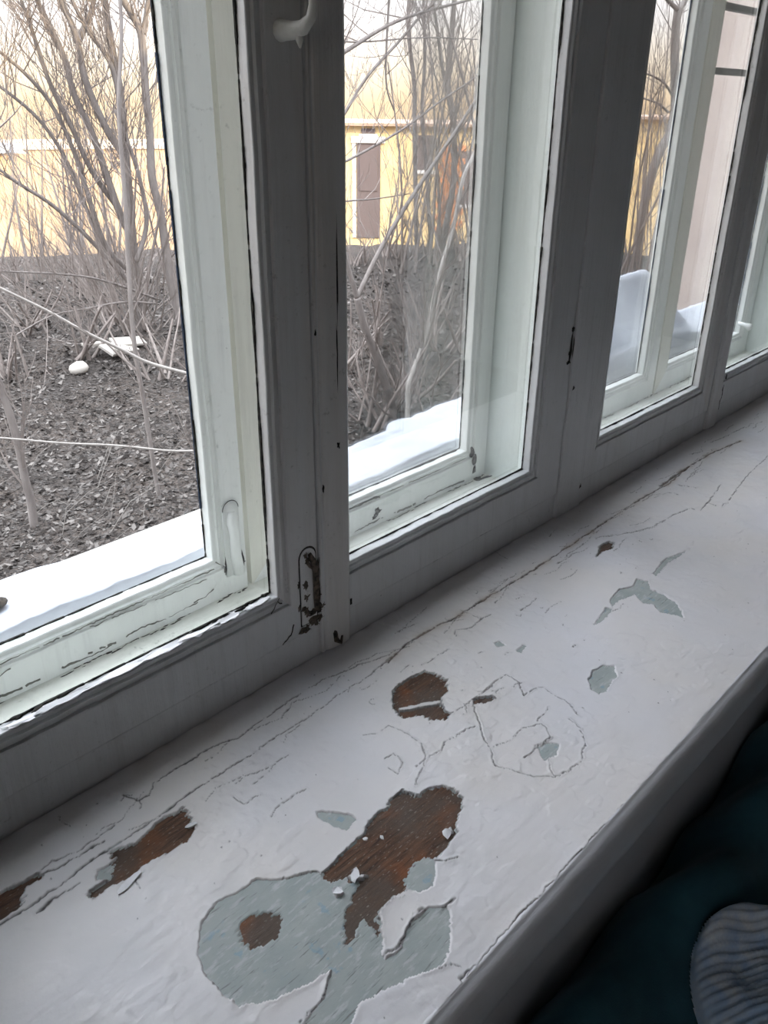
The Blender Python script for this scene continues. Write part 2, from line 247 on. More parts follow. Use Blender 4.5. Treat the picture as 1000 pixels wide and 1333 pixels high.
STEMS = {
 'shrub': [(0.062, 0.03, [(5.02, 7.9, -1.87), (5.03, 7.9, -1.31), (5.06, 7.9, -0.62), (5.09, 7.9, 0.03), (5.12, 7.9, 0.64), (5.08, 7.9, 0.99), (5.06, 7.9, 1.43), (5.07, 7.9, 1.69)]), (0.05, 0.03, [(5.36, 7.6, -1.76), (5.27, 7.6, -1.02), (5.26, 7.6, -0.48), (5.18, 7.6, -0.19), (5.23, 7.6, 0.28), (5.22, 7.6, 0.64), (5.26, 7.6, 1.15), (5.15, 7.6, 1.32), (5.08, 7.6, 1.42), (5.02, 7.6, 1.6)]), (0.03, 0.02, [(5.26, 7.6, 1.15), (5.32, 7.6, 1.3), (5.4, 7.6, 1.57)]), (0.045, 0.022, [(5.09, 7.9, 0.03), (4.94, 7.9, 0.23), (4.83, 7.9, 0.47), (4.73, 7.9, 0.77), (4.73, 7.9, 1.08), (4.6, 7.9, 1.4), (4.55, 7.9, 1.58)]), (0.045, 0.02, [(5.1, 8.0, -0.77), (5.0, 8.0, -0.55), (4.89, 8.0, -0.1), (4.8, 8.0, 0.28), (4.65, 8.0, 0.59), (4.62, 8.0, 0.93), (4.49, 8.0, 1.23), (4.41, 8.0, 1.39), (4.37, 8.0, 1.55)]), (0.035, 0.016, [(5.14, 8.1, -0.67), (5.02, 8.1, -0.45), (4.86, 8.1, -0.23), (4.75, 8.1, -0.02), (4.63, 8.1, 0.35), (4.49, 8.1, 0.63), (4.41, 8.1, 0.97), (4.37, 8.1, 1.18), (4.31, 8.1, 1.39)]), (0.03, 0.012, [(5.13, 8.1, -1.21), (4.82, 8.1, -0.89), (4.72, 8.1, -0.35), (4.62, 8.1, 0.13), (4.47, 8.1, 0.52), (4.25, 8.1, 0.78), (4.03, 8.1, 0.95), (3.84, 8.1, 1.11)]), (0.028, 0.012, [(5.17, 8.2, -1.37), (4.85, 8.2, -0.88), (4.77, 8.2, -0.62), (4.58, 8.2, 0.03), (4.36, 8.2, 0.4), (4.02, 8.2, 0.67), (3.84, 8.2, 0.77)]), (0.028, 0.01, [(5.06, 8.0, -1.33), (4.63, 8.0, -0.78), (4.26, 8.0, -0.39), (3.92, 8.0, -0.17), (3.79, 8.0, -0.05), (3.57, 8.0, 0.09)]), (0.04, 0.015, [(4.79, 8.0, 1.09), (4.96, 8.0, 1.32), (5.06, 8.0, 1.57)]), (0.03, 0.014, [(5.05, 7.8, 0.35), (5.01, 7.8, 0.92), (4.77, 7.8, 1.15), (4.63, 7.8, 1.48)]), (0.03, 0.014, [(5.01, 7.8, -1.02), (5.22, 7.8, -0.65), (5.18, 7.8, -0.23), (5.1, 7.8, 0.13), (4.97, 7.8, 0.47)])],
 'sapling': [(0.016, 0.009, [(2.71, 4.0, -1.93), (2.69, 4.0, -1.74), (2.67, 4.0, -1.1), (2.65, 4.0, -0.79), (2.68, 4.0, -0.3), (2.71, 4.0, -0.01), (2.72, 4.0, 0.27), (2.74, 4.0, 0.56), (2.81, 4.0, 0.85), (2.83, 4.0, 1.11)])],
 'crooked': [(0.028, 0.02, [(1.96, 4.3, -1.86), (1.97, 4.3, -1.7), (1.96, 4.3, -1.61), (1.96, 4.3, -1.36), (1.95, 4.3, -1.16), (1.92, 4.3, -0.95), (1.88, 4.3, -0.71), (1.91, 4.3, -0.34), (1.97, 4.3, 0.33)])],
 'leaning': [(0.014, 0.006, [(2.72, 3.6, -0.9), (2.48, 3.6, -0.79), (2.36, 3.6, -0.7), (2.13, 3.6, -0.55), (1.98, 3.6, -0.43), (1.74, 3.6, -0.27), (1.52, 3.6, -0.13)])],
 'wand': [(0.007, 0.004, [(2.31, 3.0, -1.13), (1.91, 3.0, -0.97), (1.65, 3.0, -0.89), (1.36, 3.0, -0.78), (1.26, 3.0, -0.75)])],
 'low': [(0.014, 0.006, [(5.18, 7.4, -1.19), (4.39, 7.4, -1.08), (3.98, 7.4, -0.97), (3.35, 7.4, -0.87), (3.12, 7.4, -0.82)]), (0.014, 0.006, [(5.18, 7.4, -1.21), (4.59, 7.4, -1.32), (4.06, 7.4, -1.34), (3.78, 7.4, -1.33), (3.36, 7.4, -1.48)])],
 'forked': [(0.04, 0.026, [(4.92, 3.9, -1.76), (4.91, 3.9, -1.71), (4.74, 3.9, -1.3), (4.59, 3.9, -1.02), (4.5, 3.9, -0.76)]), (0.02, 0.01, [(4.5, 3.9, -0.76), (4.74, 3.9, -0.44), (5.08, 3.9, -0.1), (5.53, 3.9, 0.3), (5.83, 3.9, 0.57), (6.08, 3.9, 0.85)]), (0.02, 0.012, [(4.5, 3.9, -0.76), (4.39, 3.9, -0.48), (4.33, 3.9, -0.29), (4.26, 3.9, 0.06)])],
 'pale': [(0.022, 0.014, [(4.88, 3.7, -1.54), (4.87, 3.7, -1.48), (4.99, 3.7, -1.29), (5.11, 3.7, -1.08), (5.19, 3.7, -0.71), (5.39, 3.7, -0.29), (5.46, 3.7, 0.05), (5.58, 3.7, 0.19), (5.75, 3.7, 0.41), (6.0, 3.7, 0.68)])],
 'hang': [(0.014, 0.007, [(5.16, 5.0, 0.03), (5.45, 5.0, 0.09), (5.89, 5.0, 0.23), (6.31, 5.0, 0.38), (6.75, 5.0, 0.59), (7.25, 5.0, 0.78), (7.65, 5.0, 1.02)]), (0.022, 0.01, [(5.19, 5.0, 0.81), (5.48, 5.0, 0.93), (5.95, 5.0, 1.14), (6.35, 5.0, 1.26), (7.11, 5.0, 1.42), (7.63, 5.0, 1.55)]), (0.016, 0.008, [(5.26, 5.0, 0.27), (5.46, 5.0, 0.46), (5.73, 5.0, 0.76), (6.15, 5.0, 1.04), (6.42, 5.0, 1.25), (6.63, 5.0, 1.38), (6.76, 5.0, 1.55)]), (0.016, 0.006, [(6.01, 5.0, 1.45), (6.01, 5.0, 1.34), (5.97, 5.0, 0.85), (5.99, 5.0, 0.65), (6.09, 5.0, 0.5)]), (0.012, 0.005, [(5.18, 5.0, -0.24), (5.46, 5.0, -0.22), (5.86, 5.0, -0.23), (6.33, 5.0, -0.21)]), (0.01, 0.005, [(5.22, 5.0, 1.01), (5.63, 5.0, 1.0), (6.43, 5.0, 1.09), (7.26, 5.0, 1.11)])],
 'grove': [(0.06, 0.03, [(10.54, 8.0, -1.39), (10.56, 8.0, -1.28), (10.77, 8.0, -0.53), (10.71, 8.0, 0.27), (10.49, 8.0, 0.79), (10.55, 8.0, 1.22), (10.59, 8.0, 1.86), (10.6, 8.0, 2.14)]), (0.035, 0.015, [(10.71, 8.0, 0.27), (10.57, 8.0, 0.55), (10.36, 8.0, 1.05), (10.14, 8.0, 1.83), (10.02, 8.0, 2.06)]), (0.04, 0.025, [(10.38, 8.4, -1.42), (10.37, 8.4, -1.3), (10.25, 8.4, 0.37), (10.26, 8.4, 0.79), (10.07, 8.4, 1.47), (10.1, 8.4, 2.03)]), (0.035, 0.02, [(10.61, 8.3, -1.43), (10.42, 8.3, -0.16), (10.28, 8.3, 0.48), (10.36, 8.3, 1.12), (10.26, 8.3, 2.04)]), (0.03, 0.015, [(10.77, 8.0, -1.41), (10.9, 8.0, -0.53), (11.18, 8.0, -0.02), (11.28, 8.0, 0.63), (11.25, 8.0, 1.25)]), (0.03, 0.012, [(10.56, 8.0, -1.28), (10.8, 8.0, -0.16), (11.08, 8.0, 0.38), (11.36, 8.0, 0.8)])],
 'far': [(0.075, 0.06, [(12.3, 5.6, -1.27), (12.29, 5.6, -0.98), (12.34, 5.6, -0.62), (12.53, 5.6, -0.05), (12.83, 5.6, 0.17), (12.88, 5.6, 0.51), (12.8, 5.6, 0.73), (12.62, 5.6, 1.16), (12.52, 5.6, 1.57), (12.53, 5.6, 1.75)]), (0.035, 0.02, [(12.53, 5.6, 1.75), (12.15, 5.6, 1.84), (11.9, 5.6, 1.99)]), (0.045, 0.03, [(12.53, 5.6, 1.75), (12.74, 5.6, 1.9), (12.86, 5.6, 2.13)]), (0.02, 0.01, [(12.7, 5.6, 0.71), (12.43, 5.6, 0.86), (11.95, 5.6, 0.95), (11.46, 5.6, 0.98)]), (0.02, 0.008, [(12.67, 5.6, 0.48), (12.31, 5.6, 0.6), (11.97, 5.6, 0.64), (11.45, 5.6, 0.69)])],
}
FLAKES = [(0.3288, -0.2348, 0.01, 0.004), (0.3086, -0.2365, 0.006, 0.004), (0.202, -0.1117, 0.012, 0.004), (0.4117, -0.2614, 0.006, 0.004), (0.3704, -0.225, 0.003, 0.002), (0.36, -0.2164, 0.003, 0.002), (0.27, -0.0991, 0.006, 0.002)]

# ------------------------------------------------------------------ the double window
win = tag(empty('window_1', (0.5, 0, 0)), 'long double window with peeling painted wooden casements above the sill', kind='structure')
OFF = Vector((0.5, 0, 0))
def wpart(name, mb, m, parent=None, label=None, smooth=False):
    o = mb.build(name, m, parent or win, smooth)
    off = OFF if (parent or win) is win else Vector((0, 0, 0))
    if parent is not None and parent is not win: off = OFF + parent.location
    o.data.transform(Matrix.Translation(-off))
    if label: o['label'] = label
    return o

def member(side, x0, x1, z0, z1, w, prof, seg=26, seed=0):
    """one mitred member of a sash round the glass opening; w = (left, right, bottom, top) widths;
    prof = closed list of (d, y); d < 1 metres from the opening, d >= 1 means the full member width"""
    wl, wr, wb, wt = w
    mb = MB(); n = len(prof); r = random.Random(seed)
    a_, b_ = dict(bottom=(wl, wr), top=(wl, wr), left=(wb, wt), right=(wb, wt))[side]
    ww = dict(bottom=wb, top=wt, left=wl, right=wr)[side]
    wob = [(r.uniform(-1, 1), r.uniform(-1, 1)) for _ in range(seg+1)]
    for i in range(seg+1):
        tt = i/seg
        for d, y in prof:
            full = d >= 1
            dd = ww if full else d
            da = a_*(dd/ww); db = b_*(dd/ww)
            j = 0 if full else (wob[i][0]*.0005 if 0 < i < seg else 0)
            yy = y+(wob[i][1]*.0003 if 0 < i < seg else 0)
            if side == 'bottom': p = (x0-da+(x1-x0+da+db)*tt, yy, z0-dd+j)
            elif side == 'top': p = (x0-da+(x1-x0+da+db)*tt, yy, z1+dd+j)
            elif side == 'left': p = (x0-dd+j, yy, z0-da+(z1-z0+da+db)*tt)
            else: p = (x1+dd+j, yy, z0-da+(z1-z0+da+db)*tt)
            mb.v.append(p)
    flip = side in ('bottom', 'right')
    for i in range(seg):
        for k in range(n):
            q = (i*n+k, i*n+(k+1) % n, (i+1)*n+(k+1) % n, (i+1)*n+k)
            mb.f.append(q if flip else q[::-1])
    mb.f.append(tuple(range(n))); mb.f.append(tuple(seg*n+k for k in range(n)))
    return mb

P_IN = [(0, .0165), (0, .0045), (.0008, .0036), (.0045, .0036), (.0062, .0012), (.0085, .0012), (.0098, .0034),
        (.0135, .0034), (.0142, .0004), (.0155, 0.0), (1, 0.0), (1, .0200), (.004, .0200), (.004, .0165)]
P_OUT = [(0, .126), (0, .1135), (.001, .1125), (.005, .1118), (.0065, .1095), (.0085, .1112), (.012, .1105), (.0132, .108),
         (.015, .1075), (1, .1075), (1, .1305), (.0045, .1305), (.0045, .126)]
def ribbon(side, x0, x1, z0, z1, ya, yb, seed, lo=.0008, hi=.0028, gap=.12, step=.004):
    """ragged line of old putty lying in the angle between bead and glass"""
    mb = MB(); r = random.Random(seed)
    L = (x1-x0) if side in ('bottom', 'top') else (z1-z0)
    nn = int(L/step); wv = lo
    for i in range(nn):
        wv = min(hi, max(lo, wv+r.uniform(-.0005, .0005)))
        wv = wv if r.random() > gap*.5 else lo*.4
        s0, s1 = i*step, (i+1.05)*step; h = .0006
        y0 = yb-wv
        if side == 'bottom': mb.box(x0+s0, x0+s1, y0, yb, z0-.0003, z0+h+wv*.5)
        elif side == 'right': mb.box(x1-h-wv*.5, x1+.0003, y0, yb, z0+s0, z0+s1)
        elif side == 'left': mb.box(x0-.0003, x0+h+wv*.5, y0, yb, z0+s0, z0+s1)
    return mb

Z0, Z1 = .098, 1.30
def sash(kind, x0, x1, w, prof, yg, mats, seed, label):
    s = empty(kind, (x0-OFF.x, 0, 0), win)
    s['label'] = label
    for k, side in enumerate(('left', 'right', 'bottom', 'top')):
        nm = dict(left='stile', right='stile', bottom='bottom_rail', top='top_rail')[side]
        wpart(nm, member(side, x0, x1, Z0, Z1, w, prof, seed=seed*10+k), mats[k], s)
    g = MB().box(x0-.0035, x1+.0035, yg, yg+.003, Z0-.0035, Z1+.0035)
    wpart('glass_pane', g, M_GLASS, s)
    return s

casements = []
for base, vis in ((0.0, True), (0.988, True)):
    for half in (0, 1):
        x0, x1 = ((.110, .458) if half == 0 else (.560, .909))
        x0 += base; x1 += base
        wi = (.044, .052, .057, .055) if half == 0 else (.047, .073, .057, .055)
        k = len(casements)
        names = ['leftmost', 'second', 'third', 'rightmost']
        si = sash('inner_sash', x0, x1, wi, P_IN, .0165, [M_IN, M_MULL if half == 0 else M_IN, M_IN, M_IN], k+3,
                  'dark inner casement, %s of the row' % names[k])
        wo_ = (.045, .041, .050, .045) if half == 0 else (.055, .041, .050, .045)
        so = sash('outer_sash', x0, x1, wo_, P_OUT, .126, [M_CREAM if half else M_LIGHT, M_LIGHT, M_LIGHT, M_LIGHT], 40+k,
                  'pale green outer casement, %s of the row' % names[k])
        casements.append((si, so, x0, x1))
        if vis:
            for side, ss in (('bottom', 1), ('right', 2), ('left', 3)):
                big = (k == 0 and side == 'bottom')
                wpart('putty_line', ribbon(side, x0, x1, Z0, Z1, .01, .0163, k*7+ss, .0010, .0026 if not big else .004, .10), M_DARK, si, 'dark cracked putty line')
                wpart('putty_line', ribbon(side, x0, x1, Z0, Z1, .12, .1258, k*9+ss, .0009, .0026, .18), M_DARK, so, 'dark cracked putty line')
            if half == 0 or k == 3:
                wpart('sealing_tape', ribbon('right', x0, x1-.0006, Z0+.06, Z1, .12, .1256, 77+k, .0015, .0042, .16, .011), M_BLUE, so, 'remains of dark blue sealing tape')

# inner fixed frame
wpart('frame_bottom_rail', MB().box(GX0, GX1, .0035, .15, -.012, .0385, .002), M_IN)
wpart('box_floor', MB().box(GX0, GX1, .0205, .149, .0385, .0502), M_BOX, None, 'cream painted box floor between inner and outer casements')
wpart('frame_top_rail', MB().box(GX0, GX1, .0035, .15, 1.358, 1.372, .002), M_IN)
for px in (-.988+.955, .955, .955+.988):
    wpart('frame_post', MB().box(px+.029, px+.0955, -.0028, .0195, .001, 1.358, .0022), M_IN)
    wpart('jamb_board', MB().box(px-.0035, px+.100, .0206, .149, .0503, 1.357), M_JAMB, None, 'pale jamb board lit from outside')
wpart('frame_post', MB().box(GX0-.012, -.035, .003, .15, .0386, 1.357, .002), M_IN)
wpart('frame_post', MB().box(GX1-.09, GX1+.012, .003, .15, .0503, 1.357, .002), M_IN)
# cover strips over the meeting stiles, with a slim half-round
for bx in (0, .988):
    mb = MB(); prof = [(.5135, .004), (.5135, -.0008), (.515, -.0016), (.5175, -.0008), (.5185, .0012), (.521, -.0016), (.5255, -.0032), (.544, -.0042), (.5525, -.0036), (.5562, -.0014), (.557, .004)]
    nz = 40; r = random.Random(5)
    for i in range(nz+1):
        z = .003+(1.352-.003)*i/nz
        for x, y in prof: mb.v.append((x+bx+r.uniform(-.0003, .0003), y+r.uniform(-.0002, .0002), z))
    n = len(prof)
    for i in range(nz):
        for k in range(n): mb.f.append((i*n+k, i*n+(k+1) % n, (i+1)*n+(k+1) % n, (i+1)*n+k))
    mb.f.append(tuple(range(n))); mb.f.append(tuple(nz*n+k for k in reversed(range(n))))
    wpart('cover_strip', mb, M_MULL, None, 'meeting strip with a brownish worn groove')

# latch plates, hooks, handle -------------------------------------------------
def plate_outline(cx, z0, z1, w, n=10):
    r = w/2; pts = [(cx-r, z0), (cx+r, z0), (cx+r, z1-r)]
    for i in range(1, n): a = PI*i/n; pts.append((cx+r*math.cos(a), z1-r+r*math.sin(a)))
    pts.append((cx-r, z1-r)); return pts
def plate(mb, pts, y0, y1):
    n = len(pts)
    mb.add([(x, y0, z) for x, z in pts]+[(x, y1, z) for x, z in pts],
           [tuple(range(n))]+[tuple(reversed(range(n, 2*n)))]+[(i, i+n, (i+1) % n+n, (i+1) % n) for i in range(n)])
    return mb
def blob(mb, cx, cy, cz, rx, rz, ry, seed, axis='y', n=17):
    """ragged chip: a low irregular mound on a face"""
    r = random.Random(seed); ring = []
    for i in range(n):
        a = 2*PI*i/n; q = r.uniform(.45, 1.2)
        ring.append((rx*q*math.cos(a)+rx*.25*math.sin(2*a+seed), rz*q*math.sin(a)+rz*.2*math.cos(3*a+seed)))
    vs = []
    for u, v in ring: vs.append((u, 0, v))
    for u, v in ring: vs.append((u*.6, -ry, v*.6))
    vs.append((0, -ry*1.1, 0))
    if axis == 'y': vs = [(cx+x, cy+y, cz+z) for x, y, z in vs]
    elif axis == 'z': vs = [(cx+x, cy+z, cz-y) for x, y, z in vs]
    else: vs = [(cx+y, cy+x, cz+z) for x, y, z in vs]
    fs = [(i, (i+1) % n, (i+1) % n+n, i+n) for i in range(n)]+[(i+n, (i+1) % n+n, 2*n) for i in range(n)]
    return mb.add(vs, fs)

def crackline(mb, pts, w_, y, seed, step=.003, jit=.0009):
    """thin ragged crack lying on a face y = const; pts are (x, z)"""
    r = random.Random(seed); P_ = []
    for (xa, za), (xb, zb_) in zip(pts[:-1], pts[1:]):
        L = math.hypot(xb-xa, zb_-za); k = max(1, int(L/step))
        P_ += [(xa+(xb-xa)*i/k+r.uniform(-jit, jit), za+(zb_-za)*i/k+r.uniform(-jit, jit)) for i in range(k)]
    P_.append(pts[-1]); ww = w_; gap_ = False
    for a, b_ in zip(P_[:-1], P_[1:]):
        ww = min(w_*1.5, max(w_*.06, ww+r.uniform(-.45, .45)*w_))
        gap_ = (r.random() > .30) if gap_ else (r.random() < .05)
        if gap_: continue
        dx, dz = b_[0]-a[0], b_[1]-a[1]; l_ = math.hypot(dx, dz)+1e-9; nx__, nz__ = -dz/l_*ww/2, dx/l_*ww/2
        q = [(a[0]+nx__, a[1]+nz__), (a[0]-nx__, a[1]-nz__), (b_[0]-nx__, b_[1]-nz__), (b_[0]+nx__, b_[1]+nz__)]
        mb.add([(x, y-.0004, z) for x, z in q]+[(x, y+.0002, z) for x, z in q], [(0, 1, 2, 3), (0, 4, 5, 1), (1, 5, 6, 2), (2, 6, 7, 3), (3, 7, 4, 0)])
    return mb

M_GRIME, t, b = mat('grey grime', (.16, .16, .14), .9, .1)
M1 = casements[0][0]; M2 = casements[1][0]
# plate of the bolt on the first meeting stile (painted over, paint cracked round it)
lp = wpart('latch_plate', plate(plate(MB(), plate_outline(.4965, .050, .143, .0245), -.0002, .002), plate_outline(.4965, .047, .147, .0285), .0002, .002), M_DARK, M1, 'dark crack round the painted latch plate')
wpart('latch_plate', plate(MB(), plate_outline(.496, .052, .141, .0205), -.0016, .001), M_MULL, M1, 'latch plate with a rounded top under thick paint')
mb = MB()
mb.tube([(.4975, -.0025, .135), (.5015, -.005, .124), (.5035, -.005, .112), (.5040, -.004, .095), (.5045, -.003, .08), (.506, -.003, .066)], [.0022, .0038, .0036, .003, .0032, .004], 8)
mb.tube([(.500, -.003, .118), (.496, -.005, .122), (.493, -.003, .127)], [.002, .0022, .0016], 7)
for q in ((.4915, .099, .0042, .006), (.4925, .084, .0042, .005), (.490, .070, .0045, .0045), (.494, .064, .006, .0045), (.502, .062, .011, .0045), (.5085, .060, .009, .004), (.5065, .075, .0045, .012),
          (.5095, .098, .0045, .014), (.5112, .080, .004, .014), (.5105, .115, .0032, .010), (.504, .050, .009, .0075), (.4915, .046, .009, .006), (.512, .050, .006, .004), (.5135, .064, .007, .004), (.497, .128, .0055, .0045), (.493, .134, .003, .005)):
    blob(mb, q[0], -.0015 if q[0] < .506 else -.0004, q[1], q[2], q[3], .001, int(q[0]*1e5+q[1]*1e4))
blob(mb, .484, -.0, .103, .0028, .005, .0008, 9); blob(mb, .4835, 0, .075, .0022, .004, .0008, 10)
wpart('latch_hook', mb, M_RUST, M1, 'rusty latch hook showing through chipped paint')
mb = MB(); mb.tube([(.528, .0025, .030), (.531, -.001, .022), (.532, -.003, .012), (.538, -.004, .006), (.541, -.003, .014)], [.0035, .004, .0035, .003, .0018], 7)
blob(mb, .520, .003, .028, .008, .008, .0015, 21)
wpart('bent_nail', mb, M_RUST)
# dark seams and specks on the strip
mb = MB(); blob(mb, .5398, -.0041, .243, .0022, .0045, .0008, 31); blob(mb, .5205, -.0012, .20, .002, .005, .0006, 32)
blob(mb, .540, -.0038, .335, .0012, .035, .0006, 33, n=14); blob(mb, .5415, -.004, .41, .0010, .05, .0006, 35, n=14); blob(mb, .515, -.0012, .36, .0016, .004, .0006, 34)
wpart('paint_chip', mb, M_DARK, None, 'dark paint chips on the meeting strip')
# small bolt on the wide mullion
mb = MB(); blob(mb, .978, -.0002, .262, .0032, .024, .001, 41, n=13); blob(mb, .9765, -.0002, .2385, .0075, .0035, .001, 42)
blob(mb, .979, -.0002, .283, .0045, .004, .001, 43); blob(mb, .9745, -.001, .252, .004, .004, .0012, 44); blob(mb, .9835, -.0002, .262, .0014, .018, .001, 45)
wpart('latch_plate', mb, M_DARK, M2, 'dark worn latch slot on the wide mullion')
mb = MB(); blob(mb, .992, -.0028, .20, .003, .003, .0008, 46); blob(mb, 1.045, -.002, .035, .004, .006, .0012, 47); blob(mb, 1.052, .002, .012, .005, .006, .0015, 48)
wpart('paint_chip', mb, M_DARK, None, 'dark paint chips on the wide mullion')
# hook under thick paint on the first outer casement
O1 = casements[0][1]
mb = plate(MB(), plate_outline(.4815, .074, .165, .021), .1055, .1085)
mb.tube([(.4815, .1045, .152), (.4795, .1035, .140), (.4825, .104, .128), (.483, .1045, .10), (.486, .105, .075)], [.0045, .0055, .006, .0065, .0075], 9)
wpart('latch_hook', mb, M_LIGHT, O1, 'latch hook buried under thick pale paint', True)
mb = MB()
for i in range(12):
    a0 = PI*(i/12); a1 = PI*((i+1)/12)
    mb.tube([(.4815+.0105*math.cos(a0), .1057, .1545+.0105*math.sin(a0)), (.4815+.0105*math.cos(a1), .1057, .1545+.0105*math.sin(a1))], [.0005]*2, 5)
blob(mb, .4795, .1052, .132, .0018, .0022, .002, 51); blob(mb, .4925, .1052, .086, .0025, .012, .002, 52)
blob(mb, .4705, .107, .088, .0016, .010, .001, 53)
wpart('paint_chip', mb, M_DARK, O1, 'dark crack and holes round the painted hook')
# lumps of paint and dirt where the box floor meets the outer casements
for (xa, xb, sd_) in ((.12, .495, 61), (.565, .945, 62), (1.10, 1.93, 63)):
    mb = MB(); r = random.Random(sd_)
    x = xa
    while x < xb:
        s = r.uniform(.0015, .0045)
        if vnoise(x*25, 1.5, sd_) > -.1: blob(mb, x, .1065+r.uniform(-.004, .0008), .0502, s*r.uniform(.9, 1.8), s*.35, s*.12, int(x*1e4), 'z', 8)
        x += s*r.uniform(1.2, 2.6)
    wpart('dirt_crust', mb, M_DARK, None, 'dark dirt along the back of the box floor').__setitem__('kind', 'stuff')
mb = MB()
blob(mb, .9175, .110, .094, .006, .007, .004, 71); blob(mb, .9215, .107, .082, .0045, .010, .003, 72); blob(mb, .923, .1072, .066, .004, .009, .002, 73)
blob(mb, .9285, .103, .0505, .008, .005, .002, 74, 'z'); blob(mb, .938, .098, .0505, .014, .003, .001, 75, 'z'); blob(mb, .947, .095, .0505, .010, .0018, .001, 76, 'z')
blob(mb, .715, .1072, .070, .007, .006, .002, 77); blob(mb, .709, .1072, .064, .004, .004, .002, 78)
blob(mb, .705, .1074, .092, .022, .002, .0012, 79); blob(mb, .66, .1074, .091, .03, .0018, .001, 80)
wpart('dirt_crust', mb, M_DARK, casements[1][1], 'dark blots of dirt in the casement corner')
mb = MB()
crackline(mb, [(.4575, .0985), (.4645, .0915), (.4700, .0860)], .0016, .1072, 81); crackline(mb, [(.4700, .086), (.4665, .074), (.4655, .062)], .0022, .1072, 82)
crackline(mb, [(.452, .066), (.44, .062), (.425, .061)], .0016, .1072, 83)
crackline(mb, [(.215, .0905), (.28, .0900), (.34, .0905), (.40, .0900), (.455, .0905)], .0009, .1072, 84)
crackline(mb, [(.33, .086), (.36, .085), (.41, .0835), (.45, .082)], .0007, .1072, 85)
crackline(mb, [(.305, .0885), (.315, .0855), (.325, .0875)], .0013, .1072, 86); crackline(mb, [(.2, .079), (.21, .0775), (.225, .081)], .0012, .1072, 87)
crackline(mb, [(.2, .0575), (.24, .0555), (.28, .0570), (.30, .0545), (.325, .0565)], .0016, .1072, 88)
crackline(mb, [(.30, .0590), (.33, .0575), (.36, .060), (.39, .0575), (.43, .0595)], .0014, .1072, 89)
wpart('dirt_crust', mb, M_GRIME, O1, 'dark cracks along the casement corner and rail')
mb = MB()
crackline(mb, [(.60, .0905), (.66, .0900), (.72, .0915), (.80, .0905), (.90, .0900)], .0008, .1072, 91); crackline(mb, [(.68, .0895), (.705, .092), (.72, .0885)], .0018, .1072, 92)
crackline(mb, [(.60, .056), (.66, .0545), (.72, .0575), (.78, .0545), (.84, .057), (.90, .055)], .0020, .1072, 93)
wpart('dirt_crust', mb, M_GRIME, casements[1][1], 'dark cracks along the casement rail')
mb = MB()
crackline(mb, [(GX0, .0393), (.2, .0398), (.458, .0395), (.7, .0392), (.93, .0396), (1.2, .0394), (GX1, .0394)], .0012, .0032, 94, .006, .0005)
crackline(mb, [(.4455, .0845), (.4580, .0980)], .0008, .0009, 95); crackline(mb, [(.455, .095), (.478, .074)], .0011, -.0001, 96)
crackline(mb, [(.475, .058), (.470, .048), (.458, .041)], .0010, .0, 97); crackline(mb, [(.559, .052), (.5585, .045)], .003, -.0004, 98)
crackline(mb, [(1.5600, .0985), (1.558, .085), (1.553, .070), (1.556, .055), (1.549, .045), (1.551, .030)], .0065, -.0006, 99)
wpart('seam_crack', mb, M_DARK, None, 'dark cracks in the paint over the frame joints')
# a white painted knob deep in the last box
mb = MB(); mb.tube([(1.868, .108, .125), (1.868, .094, .124), (1.869, .083, .120), (1.869, .078, .119)], [.004, .004, .0085, .005], 10)
wpart('knob', mb, M_LIGHT, casements[3][1], 'small painted knob', True)
# peeling white flakes and gaps on the first inner bottom rail
def flake(mb, cx, cy, z, rx, ry, seed, lift=.0015, n=12):
    r = random.Random(seed); vs = []; fs = []
    for i in range(n):
        a = 2*PI*i/n; q = r.uniform(.6, 1.1)
        vs.append((cx+rx*q*math.cos(a), cy+ry*q*math.sin(a), z+r.uniform(.0002, lift)))
    for i in range(n):
        x, y, zz = vs[i]; vs.append((x, y, zz-.0005))
    fs = [tuple(range(n)), tuple(reversed(range(n, 2*n)))]+[(i, i+n, (i+1) % n+n, (i+1) % n) for i in range(n)]
    return mb.add(vs, fs)
r = random.Random(9)
for i, (xa, xb) in enumerate(((.205, .26), (.255, .31), (.30, .345), (.345, .385), (.385, .415), (.416, .448), (.178, .205))):
    mb = MB(); flake(mb, (xa+xb)/2, .0075, Z0+.0006, (xb-xa)*.60, .0056, 90+i, .0020, 18)
    wpart('paint_flake', mb, M_WHITE, M1, 'bright white paint flake lifting from the rail')
mb = MB()
for i, (x, y, rx, ry) in enumerate(((.192, .013, .012, .003), (.208, .0125, .010, .0035), (.232, .013, .012, .0022), (.395, .0125, .016, .003), (.372, .012, .012, .0025), (.418, .010, .010, .0022), (.43, .0135, .014, .0026), (.45, .0145, .006, .0022))):
    blob(mb, x, y, Z0+.0012, rx, ry, .0016, 120+i, 'z')
wpart('dirt_crust', mb, M_DARK, M1, 'blackened gap where putty has fallen out')
# glazing bars of the last outer casement
for zc in (.701, .606):
    wpart('glazing_bar', MB().box(1.548, 1.90, .1135, .1255, zc-.0055, zc+.0055, .002), M_METAL, casements[3][1], 'dark horizontal glazing bar')
# pull handle on the second inner casement, thick with paint
mb = MB()
mb.tube([(.498, -.002, .690), (.500, -.018, .689), (.4985, -.0275, .680), (.4965, -.029, .665), (.4960, -.029, .640), (.4962, -.029, .6165), (.4955, -.0275, .608), (.4935, -.021, .6020), (.491, -.012, .600), (.489, -.004, .6005), (.489, .001, .6005)],
        [.0075, .006, .0036, .0029, .0028, .0030, .0040, .0055, .0066, .0075, .0085], 12)
mb.tube([(.4925, -.016, .600), (.493, -.017, .592), (.493, -.0172, .588)], [.0045, .0024, .0008], 8)
wpart('pull_handle', mb, M_HANDLE, M1, 'white bent metal pull handle with a drip of paint', True)

